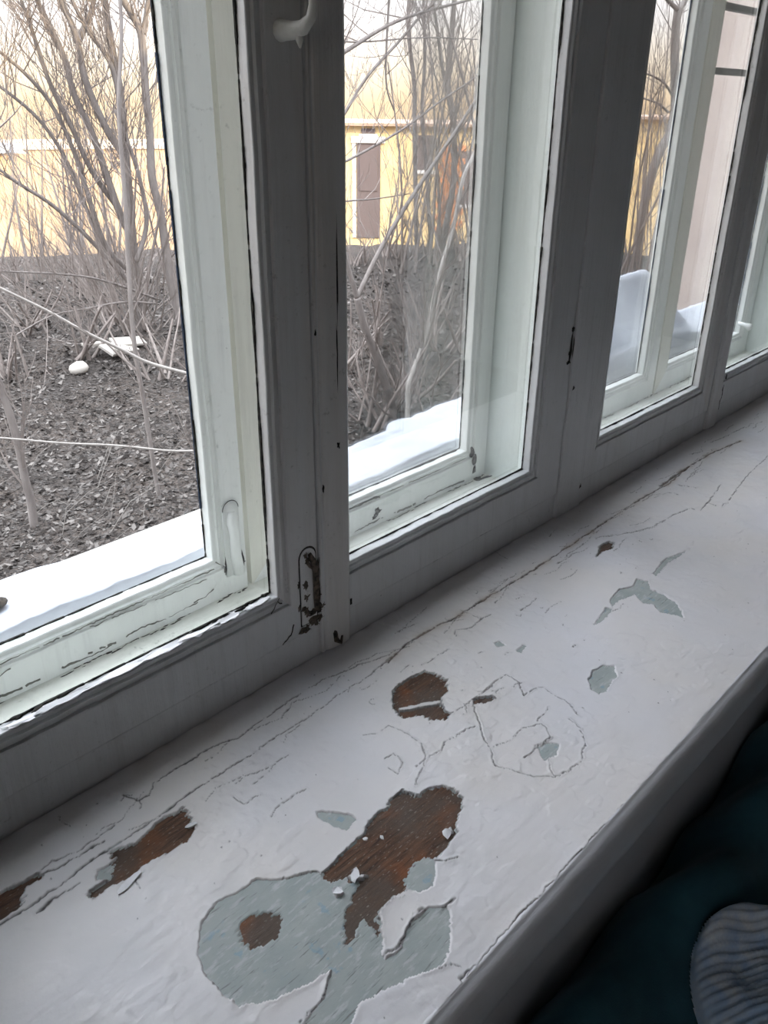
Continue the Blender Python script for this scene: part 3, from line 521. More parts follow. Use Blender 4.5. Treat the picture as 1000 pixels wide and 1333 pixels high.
# ------------------------------------------------------------------ the window sill: wood board, undercoat, cracked top paint, rounded nose
M_TOP, t, b = mat('cracked white sill paint', (.78, .77, .80), .36, .5)
v = coords(t)
lo = noise(t, v, 5, 3); mid = noise(t, v, 22, 4)
col = mixc(t, rmp(t, lo, .35, .68), (.72, .715, .745), (.735, .70, .675))
col = mixc(t, mth(t, 'MULTIPLY', rmp(t, mid, .5, .8), .35), col, (.64, .65, .655))
spk = mth(t, 'MULTIPLY', rmp(t, noise(t, v, 420, 2), .76, .80), rmp(t, noise(t, v, 30, 2), .45, .6))
col = mixc(t, mth(t, 'MULTIPLY', spk, .55), col, (.16, .15, .15))
at_ = N(t, 'ShaderNodeAttribute', attribute_name='dirt'); 
col = mixc(t, at_.outputs['Fac'], col, (.045, .04, .036))
at2 = N(t, 'ShaderNodeAttribute', attribute_name='tan')
col = mixc(t, at2.outputs['Fac'], col, (.40, .30, .21))
t.links.new(col, b.inputs['Base Color'])
t.links.new(mth(t, 'ADD', mth(t, 'MULTIPLY', mid, .25), .27), b.inputs['Roughness'])
h = mth(t, 'ADD', mth(t, 'MULTIPLY', noise(t, v, 55, 4), 1.6), noise(t, coords(t, (.35, 1, 1)), 160, 3))
bump(t, b, h, .35, .0011)
M_UNDER, t, b = mat('grey green undercoat', (.40, .44, .42), .5, .4)
v = coords(t)
col = mixc(t, rmp(t, noise(t, v, 40, 5), .35, .7), (.40, .435, .42), (.33, .375, .37))
col = mixc(t, rmp(t, noise(t, coords(t, (.12, 1, 1)), 420, 3), .62, .72), col, (.20, .21, .20))
col = mixc(t, mth(t, 'MULTIPLY', rmp(t, noise(t, coords(t, (.25, 1, 1)), 190, 5, .7), .54, .64), .7), col, (.55, .57, .575))
blu = mth(t, 'MULTIPLY', rmp(t, noise(t, v, 70, 3), .60, .66), rmp(t, noise(t, v, 14, 2), .48, .56))
col = mixc(t, mth(t, 'MULTIPLY', blu, .6), col, (.22, .36, .46))
t.links.new(col, b.inputs['Base Color']); bump(t, b, noise(t, coords(t, (.2, 1, 1)), 300, 4), .4, .001)
M_WOOD, t, b = mat('bare weathered wood', (.17, .08, .045), .75, .25)
g = noise(t, coords(t, (.10, 1, 1)), 330, 5, .65, .6); lo = noise(t, coords(t), 24, 4)
col = mixc(t, rmp(t, g, .33, .68), (.050, .030, .023), (.185, .100, .062))
col = mixc(t, mth(t, 'MULTIPLY', rmp(t, lo, .5, .66), .75), col, (.26, .095, .038))
col = mixc(t, mth(t, 'MULTIPLY', rmp(t, noise(t, coords(t), 13, 4), .46, .6), .8), col, (.115, .092, .078))
col = mixc(t, mth(t, 'MULTIPLY', rmp(t, noise(t, coords(t, (.3, 1, 1)), 700, 2), .64, .70), .6), col, (.42, .38, .34))
t.links.new(col, b.inputs['Base Color']); bump(t, b, g, .8, .0015)
M_NOSE, t, b = mat('sill nose paint', (.60, .60, .62), .4, .45)
v = coords(t)
col = mixc(t, rmp(t, noise(t, coords(t, (.3, 1, 1)), 20, 4), .35, .7), (.74, .74, .77), (.66, .655, .66))
t.links.new(col, b.inputs['Base Color']); bump(t, b, noise(t, coords(t, (.15, 1, 1)), 120, 4), .4, .0015)

sill = tag(empty('window_sill', (1.0, -.18, 0)), 'wide old white wooden windowsill with cracked and peeling paint', 'window sill')
def spart(o, label=None):
    o.parent = sill; o.data.transform(Matrix.Translation((-1.0, .18, 0)))
    if label: o['label'] = label
    return o

gx = [-.19, -.1, .0, .06, .10]; x = .12; 
while x < 2.12:
    gx.append(x); x += .0009 if x < .80 else .0009+(x-.80)*.0034
gx.append(2.125); gx = np.array(gx)
gy = np.concatenate([np.arange(-.3525, .0, .00108), [.0025]])
nx, ny = len(gx), len(gy)
XX, YY = np.meshgrid(gx, gy, indexing='ij')
wx = XX+.0011*vnoise(XX*260, YY*260, 1)+.0006*vnoise(XX*800, YY*800, 2)
wy = YY+.0009*vnoise(XX*260, YY*300, 3)+.0005*vnoise(XX*700, YY*900, 4)
WX = XX+.0030*vnoise(XX*120, YY*700, 5)+.0022*vnoise(XX*260, YY*1500, 8)  # bare wood frays along the grain
WY = YY+.0009*vnoise(XX*300, YY*300, 6)

def sdf_polys(polys, PX, PY, pad=.014):
    """signed distance (negative inside) to the union, capped at pad"""
    out = np.full(PX.shape, pad)
    for poly in polys:
        p = np.array(poly); lo_ = p.min(0)-pad; hi_ = p.max(0)+pad
        i0, i1 = np.searchsorted(gx, [lo_[0], hi_[0]]); j0, j1 = np.searchsorted(gy, [lo_[1], hi_[1]])
        if i1 <= i0 or j1 <= j0: continue
        x_ = PX[i0:i1, j0:j1]; y_ = PY[i0:i1, j0:j1]
        d = np.full(x_.shape, 1e9); ins = np.zeros(x_.shape, bool)
        for a in range(len(p)):
            ax, ay = p[a]; bx, by = p[(a+1) % len(p)]
            ex, ey = bx-ax, by-ay; l2 = ex*ex+ey*ey+1e-12
            tt = np.clip(((x_-ax)*ex+(y_-ay)*ey)/l2, 0, 1)
            d = np.minimum(d, (x_-ax-tt*ex)**2+(y_-ay-tt*ey)**2)
            if abs(ey) > 1e-9:
                ins ^= ((ay > y_) != (by > y_)) & (x_ < ex*(y_-ay)/ey+ax)
        d = np.sqrt(d); d = np.where(ins, -d, d)
        out[i0:i1, j0:j1] = np.minimum(out[i0:i1, j0:j1], d)
    return out
S_W = sdf_polys(WOOD, WX, WY); S_U = sdf_polys(UNDER, wx, wy); S_I = sdf_polys(ISLAND, wx, wy)
hole = np.minimum(S_W-.0004, S_U)                     # negative where the top paint is gone
top = (hole > 0) | (S_I < 0)
edge = np.where(S_I < 0, -S_I, hole)                  # distance to the broken edge inside the paint
# relief of the paint skin
Z = .00035*vnoise(XX*38, YY*38, 11)+.00012*vnoise(XX*150, YY*150, 12)
curl = np.clip(.5+.9*vnoise(XX*45, YY*45, 13), 0, 1)
def step_(f, w_): return 1/(1+np.exp(-np.clip(f/w_, -30, 30)))
f1 = vnoise(wx*26, wy*34, 14)+.45*vnoise(wx*75, wy*90, 15)+.2*vnoise(wx*240, wy*240, 17)
f2 = vnoise(wx*40, wy*60, 16)+.5*vnoise(wx*120, wy*150, 18)
Z += .00034*step_(f1-.30, .03)+.00022*step_(f2-.55, .03)-.0001        # older flakes painted over
Z += np.where(edge < .009, .0009*curl*np.exp(-np.maximum(edge, 0)/.0028), 0)
dirt = np.zeros_like(Z); tan = np.zeros_like(Z)
cwx = XX+.0012*vnoise(XX*110, YY*110, 21)+.0008*vnoise(XX*420, YY*420, 22)
cwy = YY+.0012*vnoise(XX*110, YY*110, 23)+.0008*vnoise(XX*420, YY*420, 24)
rc = random.Random(8); MORE = []
for _ in range(70):                                   # short splits running with the board beside the long crack
    x0_ = rc.uniform(.2, 1.7); yc = -.062+rc.gauss(0, .022) if rc.random() < .7 else rc.uniform(-.20, -.02)
    pl_ = [(x0_, yc)]
    for _k in range(rc.randint(2, 5)): pl_.append((pl_[-1][0]+rc.uniform(.006, .02), pl_[-1][1]+rc.gauss(0, .003)))
    MORE.append((rc.uniform(.28, .6), pl_))
for _ in range(26):                                   # little curled chips, as arcs
    x0_, yc, rr = rc.uniform(.45, 1.1), rc.uniform(-.20, -.04), rc.uniform(.0015, .005); a0 = rc.uniform(0, 6.3); sp_ = rc.uniform(1.2, 3)
    MORE.append((rc.uniform(.28, .5), [(x0_+rr*1.5*math.cos(a0+sp_*k_/6), yc+rr*math.sin(a0+sp_*k_/6)) for k_ in range(7)]))
for w_, pl in CRACKS+MORE:
    P_ = np.array(pl); pad = .007 if w_ < 1.3 else .05
    i0, i1 = np.searchsorted(gx, [P_[:, 0].min()-pad, P_[:, 0].max()+pad]); j0, j1 = np.searchsorted(gy, [P_[:, 1].min()-pad, P_[:, 1].max()+pad])
    if i1 <= i0 or j1 <= j0: continue
    x_, y_ = cwx[i0:i1, j0:j1], cwy[i0:i1, j0:j1]; d = np.full(x_.shape, 1e9)
    for a in range(len(pl)-1):
        (ax, ay), (bx, by) = pl[a], pl[a+1]; ex, ey = bx-ax, by-ay
        tt = np.clip(((x_-ax)*ex+(y_-ay)*ey)/(ex*ex+ey*ey+1e-12), 0, 1)
        d = np.minimum(d, np.hypot(x_-ax-tt*ex, y_-ay-tt*ey))
    ww = w_*(.00062 if w_ < .9 else .00080)*(.75+.65*vnoise(x_*90, y_*90, 31))+.00016
    gz = np.exp(-(d/ww)**2)
    Z[i0:i1, j0:j1] -= .0011*gz
    side = np.sign(y_-P_[:, 1].mean())
    Z[i0:i1, j0:j1] += .00035*np.exp(-((d-ww*2)/.0012)**2)
    dirt[i0:i1, j0:j1] = np.maximum(dirt[i0:i1, j0:j1], np.clip(gz*1.25, 0, 1)*np.clip(.55+.4*w_, 0, 1))
    if w_ >= 1.3: tan[i0:i1, j0:j1] = np.maximum(tan[i0:i1, j0:j1], .34*np.exp(-(d/.006)**2)*np.clip(.4+vnoise(x_*60, y_*60, 33), 0, 1)+.10*np.exp(-d/.02))
# scattered fine crazing and specks
r = random.Random(4)
SPECKS = [(1.68, -.1, .0035)]
for _ in range(150): SPECKS.append((r.uniform(.15, 1.3), r.uniform(-.34, -.01), r.uniform(.0003, .0009)))
for sx_, sy_, sr in SPECKS:
    pad = sr*3
    i0, i1 = np.searchsorted(gx, [sx_-pad, sx_+pad]); j0, j1 = np.searchsorted(gy, [sy_-pad, sy_+pad])
    if i1 <= i0 or j1 <= j0: continue
    d = np.hypot(XX[i0:i1, j0:j1]-sx_, YY[i0:i1, j0:j1]-sy_)
    dirt[i0:i1, j0:j1] = np.maximum(dirt[i0:i1, j0:j1], .85*np.exp(-(d/sr)**4))
dirt = np.maximum(dirt, np.where((edge < .0012) & (S_W < .004), .55*np.exp(-np.maximum(edge, 0)/.0006), 0))
# dirt in the angle along the frame
dirt = np.maximum(dirt, .8*np.exp(-np.clip(.0045-YY, 0, 1)/.0035)*np.clip(.55+.7*vnoise(XX*70, YY*20, 41), 0, 1))

def grid_mesh(name, keep_v, Zv, m, attrs=()):
    kf = keep_v[:-1, :-1] | keep_v[1:, :-1] | keep_v[:-1, 1:] | keep_v[1:, 1:]
    ii, jj = np.nonzero(kf)
    q = np.stack([ii*ny+jj, (ii+1)*ny+jj, (ii+1)*ny+jj+1, ii*ny+jj+1], 1)
    used, inv = np.unique(q, return_inverse=True); q = inv.reshape(-1, 4)
    co = np.stack([XX.ravel()[used], YY.ravel()[used], Zv.ravel()[used]], 1)
    me = bpy.data.meshes.new(name); nf = len(q)
    me.vertices.add(len(co)); me.vertices.foreach_set('co', co.astype(np.float32).ravel())
    me.loops.add(nf*4); me.loops.foreach_set('vertex_index', q.astype(np.int32).ravel())
    me.polygons.add(nf); me.polygons.foreach_set('loop_start', np.arange(0, nf*4, 4, dtype=np.int32))
    me.polygons.foreach_set('loop_total', np.full(nf, 4, np.int32)); me.update(calc_edges=True)
    me.polygons.foreach_set('use_smooth', np.ones(nf, bool))
    for an, av in attrs:
        a = me.attributes.new(an, 'FLOAT', 'POINT'); a.data.foreach_set('value', av.ravel()[used].astype(np.float32))
    me.materials.append(m); o = bpy.data.objects.new(name, me); COL.objects.link(o); return o
lowz = np.where(S_W < .0004, -.0017, -.0009)
Zt = np.where(top, Z, lowz)
spart(grid_mesh('top_paint', top, Zt, M_TOP, (('dirt', dirt), ('tan', tan))), 'white top coat, cracked, with ring marks and flaked holes')
near = (np.minimum(S_W, S_U) < .006) & (S_W > 0)
spart(grid_mesh('undercoat', near, np.where(S_W > 0, -.0009+.00015*vnoise(XX*90, YY*90, 51), -.0017), M_UNDER), 'grey green undercoat exposed in round flaked patches')
spart(MB().box(GX0, GX1, -.350, .010, -.044, -.0016).build('wood_board', M_WOOD), 'brown wooden board bared where the paint is gone')
# rounded nose
mb = MB(); prof = [(-.3525, .0), (-.3540, -.0003), (-.3548, -.0013), (-.3575, -.0020), (-.3612, -.0046), (-.3648, -.0095), (-.3675, -.0170), (-.3692, -.027), (-.3672, -.038), (-.362, -.0440), (-.352, -.0470), (-.33, -.0475), (-.30, -.0475), (-.30, -.0445), (-.3501, -.0445), (-.3501, -.0005)]
n = len(prof); xs = np.concatenate([np.arange(-.195, .2, .05), np.arange(.2, 2.12, .008)])
for x in xs:
    for k, (y, z) in enumerate(prof):
        q = .0005*float(vnoise(x*28, k*.7, 61)) if 1 < k < 11 else 0
        mb.v.append((x, y+q, z+q*.5))
for i in range(len(xs)-1):
    for k in range(n): mb.f.append((i*n+k, i*n+(k+1) % n, (i+1)*n+(k+1) % n, (i+1)*n+k))
mb.f.append(tuple(reversed(range(n)))); mb.f.append(tuple((len(xs)-1)*n+k for k in range(n)))
nose = spart(mb.build('sill_nose', M_NOSE, None, True), 'rounded front edge of the sill with a worn dark line')
for e in nose.data.polygons: pass
# loose flakes still hanging at the edges of the bare patches
for i, (x, y, rx, ry) in enumerate(FLAKES):
    mb = MB(); flake(mb, 0, 0, .0, rx, ry, 300+i, .0022, 9)
    o = mb.build('paint_flake', M_WHITE, None); o.parent = sill; o.location = (x-1.0, y+.18, .0008); o.rotation_euler = (rnd.uniform(-.12, .12), rnd.uniform(-.12, .12), rnd.uniform(0, 6))

# ------------------------------------------------------------------ below the sill: bed with dark teal blanket and a blue white throw
M_TEAL, t, b = mat('dark teal velour', (.012, .034, .042), .75, .2)
b.inputs['Sheen Weight'].default_value = .1; b.inputs['Sheen Roughness'].default_value = .5
t.links.new(rmp(t, noise(t, coords(t), 14, 5), .3, .75, (.020, .075, .10, 1), (.045, .14, .175, 1)), b.inputs['Base Color'])
bump(t, b, noise(t, coords(t), 500, 2), .3, .001)
M_BED, t, b = mat('dark bed frame', (.05, .035, .025), .6, .3)
M_MATT, t, b = mat('grey mattress', (.30, .30, .32), .9, .1)
bedo = tag(empty('bed', (1.15, -.85, -.85)), 'bed pushed against the wall below the windowsill', 'bed')
BO = Vector((1.15, -.85, -.85))
def bpart(mb, name, m, smooth=False):
    o = mb.build(name, m, bedo, smooth); o.data.transform(Matrix.Translation(-BO)); return o
bpart(MB().box(.12, 2.12, -1.32, -.315, -.62, -.54, .01), 'bed_frame', M_BED)
for x_, y_ in ((.16, -.36), (2.08, -.36), (.16, -1.28), (2.08, -1.28)): bpart(MB().box(x_-.03, x_+.03, y_-.03, y_+.03, -.848, -.60, .005), 'leg', M_BED)
bpart(MB().box(.13, 2.11, -1.31, -.32, -.54, -.425, .03), 'mattress', M_MATT, True)
mb = MB(); nx_, ny2 = 120, 70; top_ = []
def bz(x, y):
    q = -y-.31
    z = -.365+.10*math.exp(-((q-.055-.015*math.sin(x*9))/.055)**2)-.012*math.exp(-((q-.17)/.03)**2)
    z += .016*math.sin(x*26+y*30+1.5*math.sin(x*7))*math.exp(-q*3)+.010*float(vnoise(x*9, y*14, 81))+.004*float(vnoise(x*30, y*30, 82))
    return z
for i in range(nx_+1):
    for j in range(ny2+1):
        x = .10+2.04*i/nx_; y = -.306-1.03*j/ny2; mb.v.append((x, y, bz(x, y)))
for i in range(nx_+1):
    for j in range(ny2+1):
        x, y, z = mb.v[i*(ny2+1)+j]; mb.v.append((x, y, z-.014))
m_ = ny2+1; K_ = (nx_+1)*m_
for i in range(nx_):
    for j in range(ny2):
        a = i*m_+j; mb.f.append((a, a+1, a+m_+1, a+m_)); mb.f.append((a+K_, a+m_+K_, a+m_+1+K_, a+1+K_))
for i in range(nx_): a = i*m_; mb.f.append((a, a+m_, a+m_+K_, a+K_)); a += ny2; mb.f.append((a, a+K_, a+m_+K_, a+m_))
for j in range(ny2): mb.f.append((j, j+K_, j+1+K_, j+1)); a = nx_*m_+j; mb.f.append((a, a+1, a+1+K_, a+K_))
bl = mb.build('blanket', M_TEAL, None, True); tag(bl, 'dark teal plush blanket rumpled on the bed under the windowsill', 'blanket')
# knitted throw
M_KNIT, t, b = mat('blue white knit', (.45, .56, .70), .9, .1)
v = coords(t)
t.links.new(mixc(t, rmp(t, noise(t, v, 40, 4), .35, .7), (.50, .68, .90), (.86, .92, .97)), b.inputs['Base Color'])
b.inputs['Sheen Weight'].default_value = .3
def tz(u, w_):   # u,w in -1..1 superellipse pad
    r_ = (abs(u)**3.2+abs(w_)**3.2)**(1/3.2)
    return max(0, 1-r_**5)**.5
mb = MB(); nu, nw = 190, 150; cx, cy = .762, -.578
for i in range(nu+1):
    for j in range(nw+1):
        u = -1+2*i/nu; w_ = -1+2*j/nw
        lx_, ly_ = u*.175, w_*.150
        a = -.62; x = cx+lx_*math.cos(a)-ly_*math.sin(a); y = cy+lx_*math.sin(a)+ly_*math.cos(a)
        h_ = tz(u, w_)
        rib = .0030*math.sin(ly_*2*PI/.0085+.9*math.sin(lx_*70)+2*float(vnoise(lx_*12, ly_*12, 5)))*(.7+.3*math.sin(lx_*2*PI/.006))
        rib += .0012*math.sin(ly_*2*PI/.018)
        z = bz(x, y)+.002+h_*(.075+.014*math.sin(lx_*22+ly_*14)+.012*float(vnoise(lx_*25, ly_*25, 4))+rib)
        mb.v.append((x, y, z))
m_ = nw+1
def rr_(i, j): return (abs(-1+2*i/nu)**3.2+abs(-1+2*j/nw)**3.2)**(1/3.2)
for i in range(nu):
    for j in range(nw):
        if min(rr_(i, j), rr_(i+1, j), rr_(i, j+1), rr_(i+1, j+1)) > 1.0: continue
        a = i*m_+j; mb.f.append((a, a+m_, a+m_+1, a+1))
th_ = mb.build('knitted_throw', M_KNIT, None, True); tag(th_, 'folded light blue and white knitted throw on the teal blanket', 'throw')

# ------------------------------------------------------------------ outside ledge with snow
M_SNOW, t, b = mat('snow', (.52, .545, .60), .6, .3)
b.inputs['Subsurface Weight'].default_value = .0
bump(t, b, noise(t, coords(t), 70, 5), .35, .004)
wall('trim_1', [(GX0, GX1, .151, .262, .066, .080)], M_METAL)
def snow(name, x0, x1, hf, ef, label, nx=90, ny_=16, y0=.152):
    mb = MB()
    for i in range(nx+1):
        x = x0+(x1-x0)*i/nx; e = ef(x)
        for j in range(ny_+1):
            u = j/ny_; y = y0+(e-y0)*u
            z = hf(x, u)
            if u > .8: z -= (.012+.1*max(0, z-.11))*((u-.8)/.2)**2
            mb.v.append((x, y, z+.0015*float(vnoise(x*60, y*60, 3))))
    m = ny_+1
    for i in range(nx):
        for j in range(ny_): a = i*m+j; mb.f.append((a, a+m, a+m+1, a+1))
    n0 = len(mb.v)
    for i in range(nx+1):
        x = x0+(x1-x0)*i/nx
        mb.v.append((x, y0, .0802)); mb.v.append((x, ef(x), .0802))
    for i in range(nx):
        mb.f.append((i*m+ny_, (i+1)*m+ny_, n0+(i+1)*2+1, n0+i*2+1)); mb.f.append((i*m, n0+i*2, n0+(i+1)*2, (i+1)*m))
    mb.f.append(tuple(range(m))+(n0+1, n0)); mb.f.append(tuple(nx*m+j for j in reversed(range(m)))+(n0+nx*2, n0+nx*2+1))
    return tag(mb.build(name, M_SNOW, None, True), label, 'snow', 'snow on the outside ledge')
def sm(a, b_, x): x = min(1, max(0, (x-a)/(b_-a))); return x*x*(3-2*x)
snow('snow_bank', -.05, .52, lambda x, u: .094+.004*float(vnoise(x*14, u*2, 5))+.004*u, lambda x: .262-.05*sm(.28, .42, x)+.05*sm(.0, .28, .28-x)+.003*float(vnoise(x*40, 1, 6)),
     'smooth snow on the ledge outside the left casement')
snow('snow_bank', .53, 1.20, lambda x, u: .094+.004*float(vnoise(x*14, u*2, 7))+.010*sm(.86, .91, x+.06*u)*u+.004*u, lambda x: .255-.046*(1-sm(.56, .72, x))+.016*sm(.88, .92, x)+.006*float(vnoise(x*45, 1, 8)),
     'lumpy snow on the ledge outside the second casement')
snow('snow_drift', 1.21, 2.10, lambda x, u: .094+(.03+.145*u)*sm(1.24, 1.44, x+.05*u)*(1-.75*sm(1.66, 1.85, x))+.006*float(vnoise(x*10, u*2, 9)), lambda x: .256+.004*float(vnoise(x*40, 1, 8)),
     'tall snow drift heaped against the third and last casements')
# a dark stone of ice on the left ledge
mb = MB(); bm = bmesh.new(); bmesh.ops.create_icosphere(bm, subdivisions=2, radius=.008)
mb.add([(v.co.x*1.6+.252, v.co.y+.19, v.co.z*.7+.102) for v in bm.verts], [[q.index for q in f.verts] for f in bm.faces]); bm.free()
tag(mb.build('stone', M_RUST, None, True), 'dark lump lying in the snow at the left edge', 'stone')

# ------------------------------------------------------------------ yard ground
M_SOIL, t, b = mat('littered soil', (.09, .078, .07), .95, .1)
v = coords(t)
n1 = noise(t, v, 1.1, 5, .6); n2 = noise(t, v, 16, 5, .75); n3 = noise(t, v, 55, 3, .7)
col = mixc(t, rmp(t, n1, .38, .66), (.100, .082, .071), (.070, .060, .054))
col = mixc(t, rmp(t, n2, .50, .66), col, (.135, .126, .12))
col = mixc(t, rmp(t, n3, .40, .52), (.028, .025, .023), col)
t.links.new(col, b.inputs['Base Color']); bump(t, b, n2, 1.0, .05)
def gz(x, y):
    d = np.hypot(x, y+.57)
    s = np.clip((d-8)/6, 0, 1); s = s*s*(3-2*s)
    e = np.clip((d-14.2)/5, 0, 1); e = e*e*(3-2*e)
    z = -1.9+.28*s-1.05*e
    z = z+.07*vnoise(x*.8, y*.8, 71)+.035*vnoise(x*2.3, y*2.3, 72)+.012*vnoise(x*7, y*7, 73)
    z = z+.22*np.exp(-(((x-12.3)/1.6)**2+((y-7.6)/1.0)**2))-.10*np.exp(-(((x-3.6)/.9)**2+((y-6.0)/.7)**2))
    return z
def gz1(x, y): return float(gz(np.array(x, float), np.array(y, float)))
ga = np.concatenate([np.arange(-6, 14, .11), np.arange(14, 46, .5)]); gb = np.concatenate([np.arange(.24, 12, .11), np.arange(12, 44, .5)])
A, B = np.meshgrid(ga, gb, indexing='ij'); Zg = gz(A, B); na, nb_ = A.shape
vv = np.stack([A.ravel(), B.ravel(), Zg.ravel()], 1)
ii, jj = np.meshgrid(np.arange(na-1), np.arange(nb_-1), indexing='ij'); ii = ii.ravel(); jj = jj.ravel()
ff = np.stack([ii*nb_+jj, (ii+1)*nb_+jj, (ii+1)*nb_+jj+1, ii*nb_+jj+1], 1)
gnd = obj('ground', vv.tolist(), ff.tolist(), M_SOIL, None, True); tag(gnd, 'bare littered ground of the yard', kind='structure')

# fallen leaves and scraps: nobody could count them
M_LEAF, t, b = mat('dead leaves', (.16, .14, .125), .9, .1)
oi = N(t, 'ShaderNodeAttribute', attribute_name='tone')
t.links.new(rmp(t, oi.outputs['Fac'], 0, 1, (.025, .021, .019, 1), (.18, .163, .15, 1)), b.inputs['Base Color'])
rg = np.random.default_rng(3); NL = 46000
rad = 3.2+rg.random(NL)**1.4*9.5; az = math.radians(90)-np.radians(rg.uniform(4, 74, NL))
lx = rad*np.cos(az); ly = rad*np.sin(az)-.5; ok = ly > .6; lx, ly, rad = lx[ok], ly[ok], rad[ok]; NL = len(lx)
lz = gz(lx, ly)+.008; s_ = rg.uniform(.008, .024, NL)*(.8+rad*.07); th = rg.uniform(0, 2*PI, NL); tl = rg.uniform(-.6, .6, (NL, 2)); asp = rg.uniform(.35, .8, NL)
quad = []
for (u, w_, k) in ((-1, 0, .15), (0, -1, 0), (1, 0, .15), (0, 1, 0)):
    ux = u*s_*np.cos(th)-w_*s_*asp*np.sin(th); uy = u*s_*np.sin(th)+w_*s_*asp*np.cos(th)
    quad.append(np.stack([lx+ux, ly+uy, lz+np.abs(tl[:, 0])*s_*.5+ux*tl[:, 0]+uy*tl[:, 1]+k*s_], 1))
V = np.stack(quad, 1).reshape(-1, 3); F = np.arange(NL*4).reshape(-1, 4)
me = bpy.data.meshes.new('leaf_litter'); me.vertices.add(len(V)); me.vertices.foreach_set('co', V.astype(np.float32).ravel())
me.loops.add(NL*4); me.loops.foreach_set('vertex_index', F.astype(np.int32).ravel()); me.polygons.add(NL)
me.polygons.foreach_set('loop_start', np.arange(0, NL*4, 4, dtype=np.int32)); me.polygons.foreach_set('loop_total', np.full(NL, 4, np.int32)); me.update(calc_edges=True)
a = me.attributes.new('tone', 'FLOAT', 'POINT'); a.data.foreach_set('value', np.repeat(rg.random(NL)**2.2, 4).astype(np.float32)); me.materials.append(M_LEAF)
lo_ = bpy.data.objects.new('leaf_litter', me); COL.objects.link(lo_)
tag(lo_, 'grey brown fallen leaves and scraps covering the yard', 'leaves', kind='stuff')
# dry stalks lying and standing in the litter
mb = MB(); r = random.Random(12)
for _ in range(420):
    d = 3.3+r.random()**1.3*9; a = math.radians(90-r.uniform(4, 72)); x, y = d*math.cos(a), d*math.sin(a)-.5
    if y < .7: continue
    L = r.uniform(.15, .6); th = r.uniform(0, 2*PI); up = r.choice((.05, .15, .5, 1.2)); w_ = r.uniform(.0012, .003)
    p = Vector((x, y, gz1(x, y)-.01)); q = p+Vector((math.cos(th)*L, math.sin(th)*L, up*L*.7+.03)); mid = (p+q)/2+Vector((r.uniform(-.05, .05), r.uniform(-.05, .05), .04))
    mb.tube([p, mid, q], [w_, w_*.8, w_*.4], 3, False)
M_STALK, t, b = mat('dry stalks', (.17, .155, .14), .9, .1)
tag(mb.build('dry_stalks', M_STALK), 'thin pale dry stalks in the yard litter', 'stalks', kind='stuff')

# pale board and stone on the slope
M_PALE, t, b = mat('pale board', (.46, .43, .39), .9, .1)
bd = tag(empty('broken_board', (4.42, 7.35, gz1(4.42, 7.35))), 'pale broken boards lying on the slope beyond the left casement', 'board')
for i, (dx, dy, L, w_, rz, rx) in enumerate(((0, 0, .42, .20, .35, .42), (.17, .10, .36, .16, -.1, .30), (-.05, -.16, .26, .14, 1.0, .25), (-.22, .12, .24, .08, .1, .1))):
    mb = MB(); mb.box(-L/2, L/2, -w_/2, w_/2, -.012, .015, .004)
    o = mb.build('board', M_PALE, bd); o.location = (dx, dy, .07+.02*i); o.rotation_euler = (rx, .1, rz)
bm = bmesh.new(); bmesh.ops.create_icosphere(bm, subdivisions=2, radius=.085)
for v in bm.verts: v.co *= 1+.22*float(vnoise(v.co.x*12+v.co.z*7, v.co.y*12, 8)); v.co.z *= .75
mb = MB().add([v.co[:] for v in bm.verts], [[q.index for q in f.verts] for f in bm.faces]); bm.free()
st = tag(mb.build('stone', M_PALE, None, True), 'pale rounded stone left of the broken boards', 'stone'); st.location = (3.78, 7.03, gz1(3.78, 7.03)+.05)

# ------------------------------------------------------------------ houses across the yard
M_YEL, t, b = mat('yellow house plaster', (.80, .62, .32), .9, .2)
t.links.new(rmp(t, noise(t, coords(t), 2.2, 5), .3, .75, (.84, .68, .38, 1), (.72, .52, .27, 1)), b.inputs['Base Color'])
M_PEACH, t, b = mat('peach garage plaster', (.66, .47, .30), .9, .2)
M_PINK, t, b = mat('pink plaster of the wing', (.62, .53, .48), .9, .2)
t.links.new(rmp(t, noise(t, coords(t), 1.5, 4), .3, .7, (.66, .57, .51, 1), (.58, .49, .44, 1)), b.inputs['Base Color'])
M_DOOR, t, b = mat('grey wooden door', (.16, .13, .13), .8, .2)
M_BRICK, t, b = mat('orange brick', (.62, .27, .12), .9, .2)
M_ROOF, t, b = mat('rusty roof edge', (.46, .33, .25), .8, .2)
def house(name, p0, p1, zb, zt, depth, m, label, roof_m, cat='building'):
    """facade from p0 to p1 (seen from the yard), body behind it"""
    p0 = Vector((*p0, 0)); p1 = Vector((*p1, 0)); u = (p1-p0); L = u.length; u.normalize(); nrm = Vector((-u.y, u.x, 0))
    e = empty(name, (p0.x, p0.y, zb)); tag(e, label, cat, 'low houses across the yard')
    e.rotation_euler = (0, 0, math.atan2(u.y, u.x))
    MB().box(0, L, 0, depth, -.2, zt-zb).build('wall', m, e)
    MB().box(-.1, L+.1, (-.03 if roof_m is m else -.16), depth+.1, zt-zb, zt-zb+(.012 if roof_m is m else .06), .004).build('roof', roof_m, e)
    return e, zb
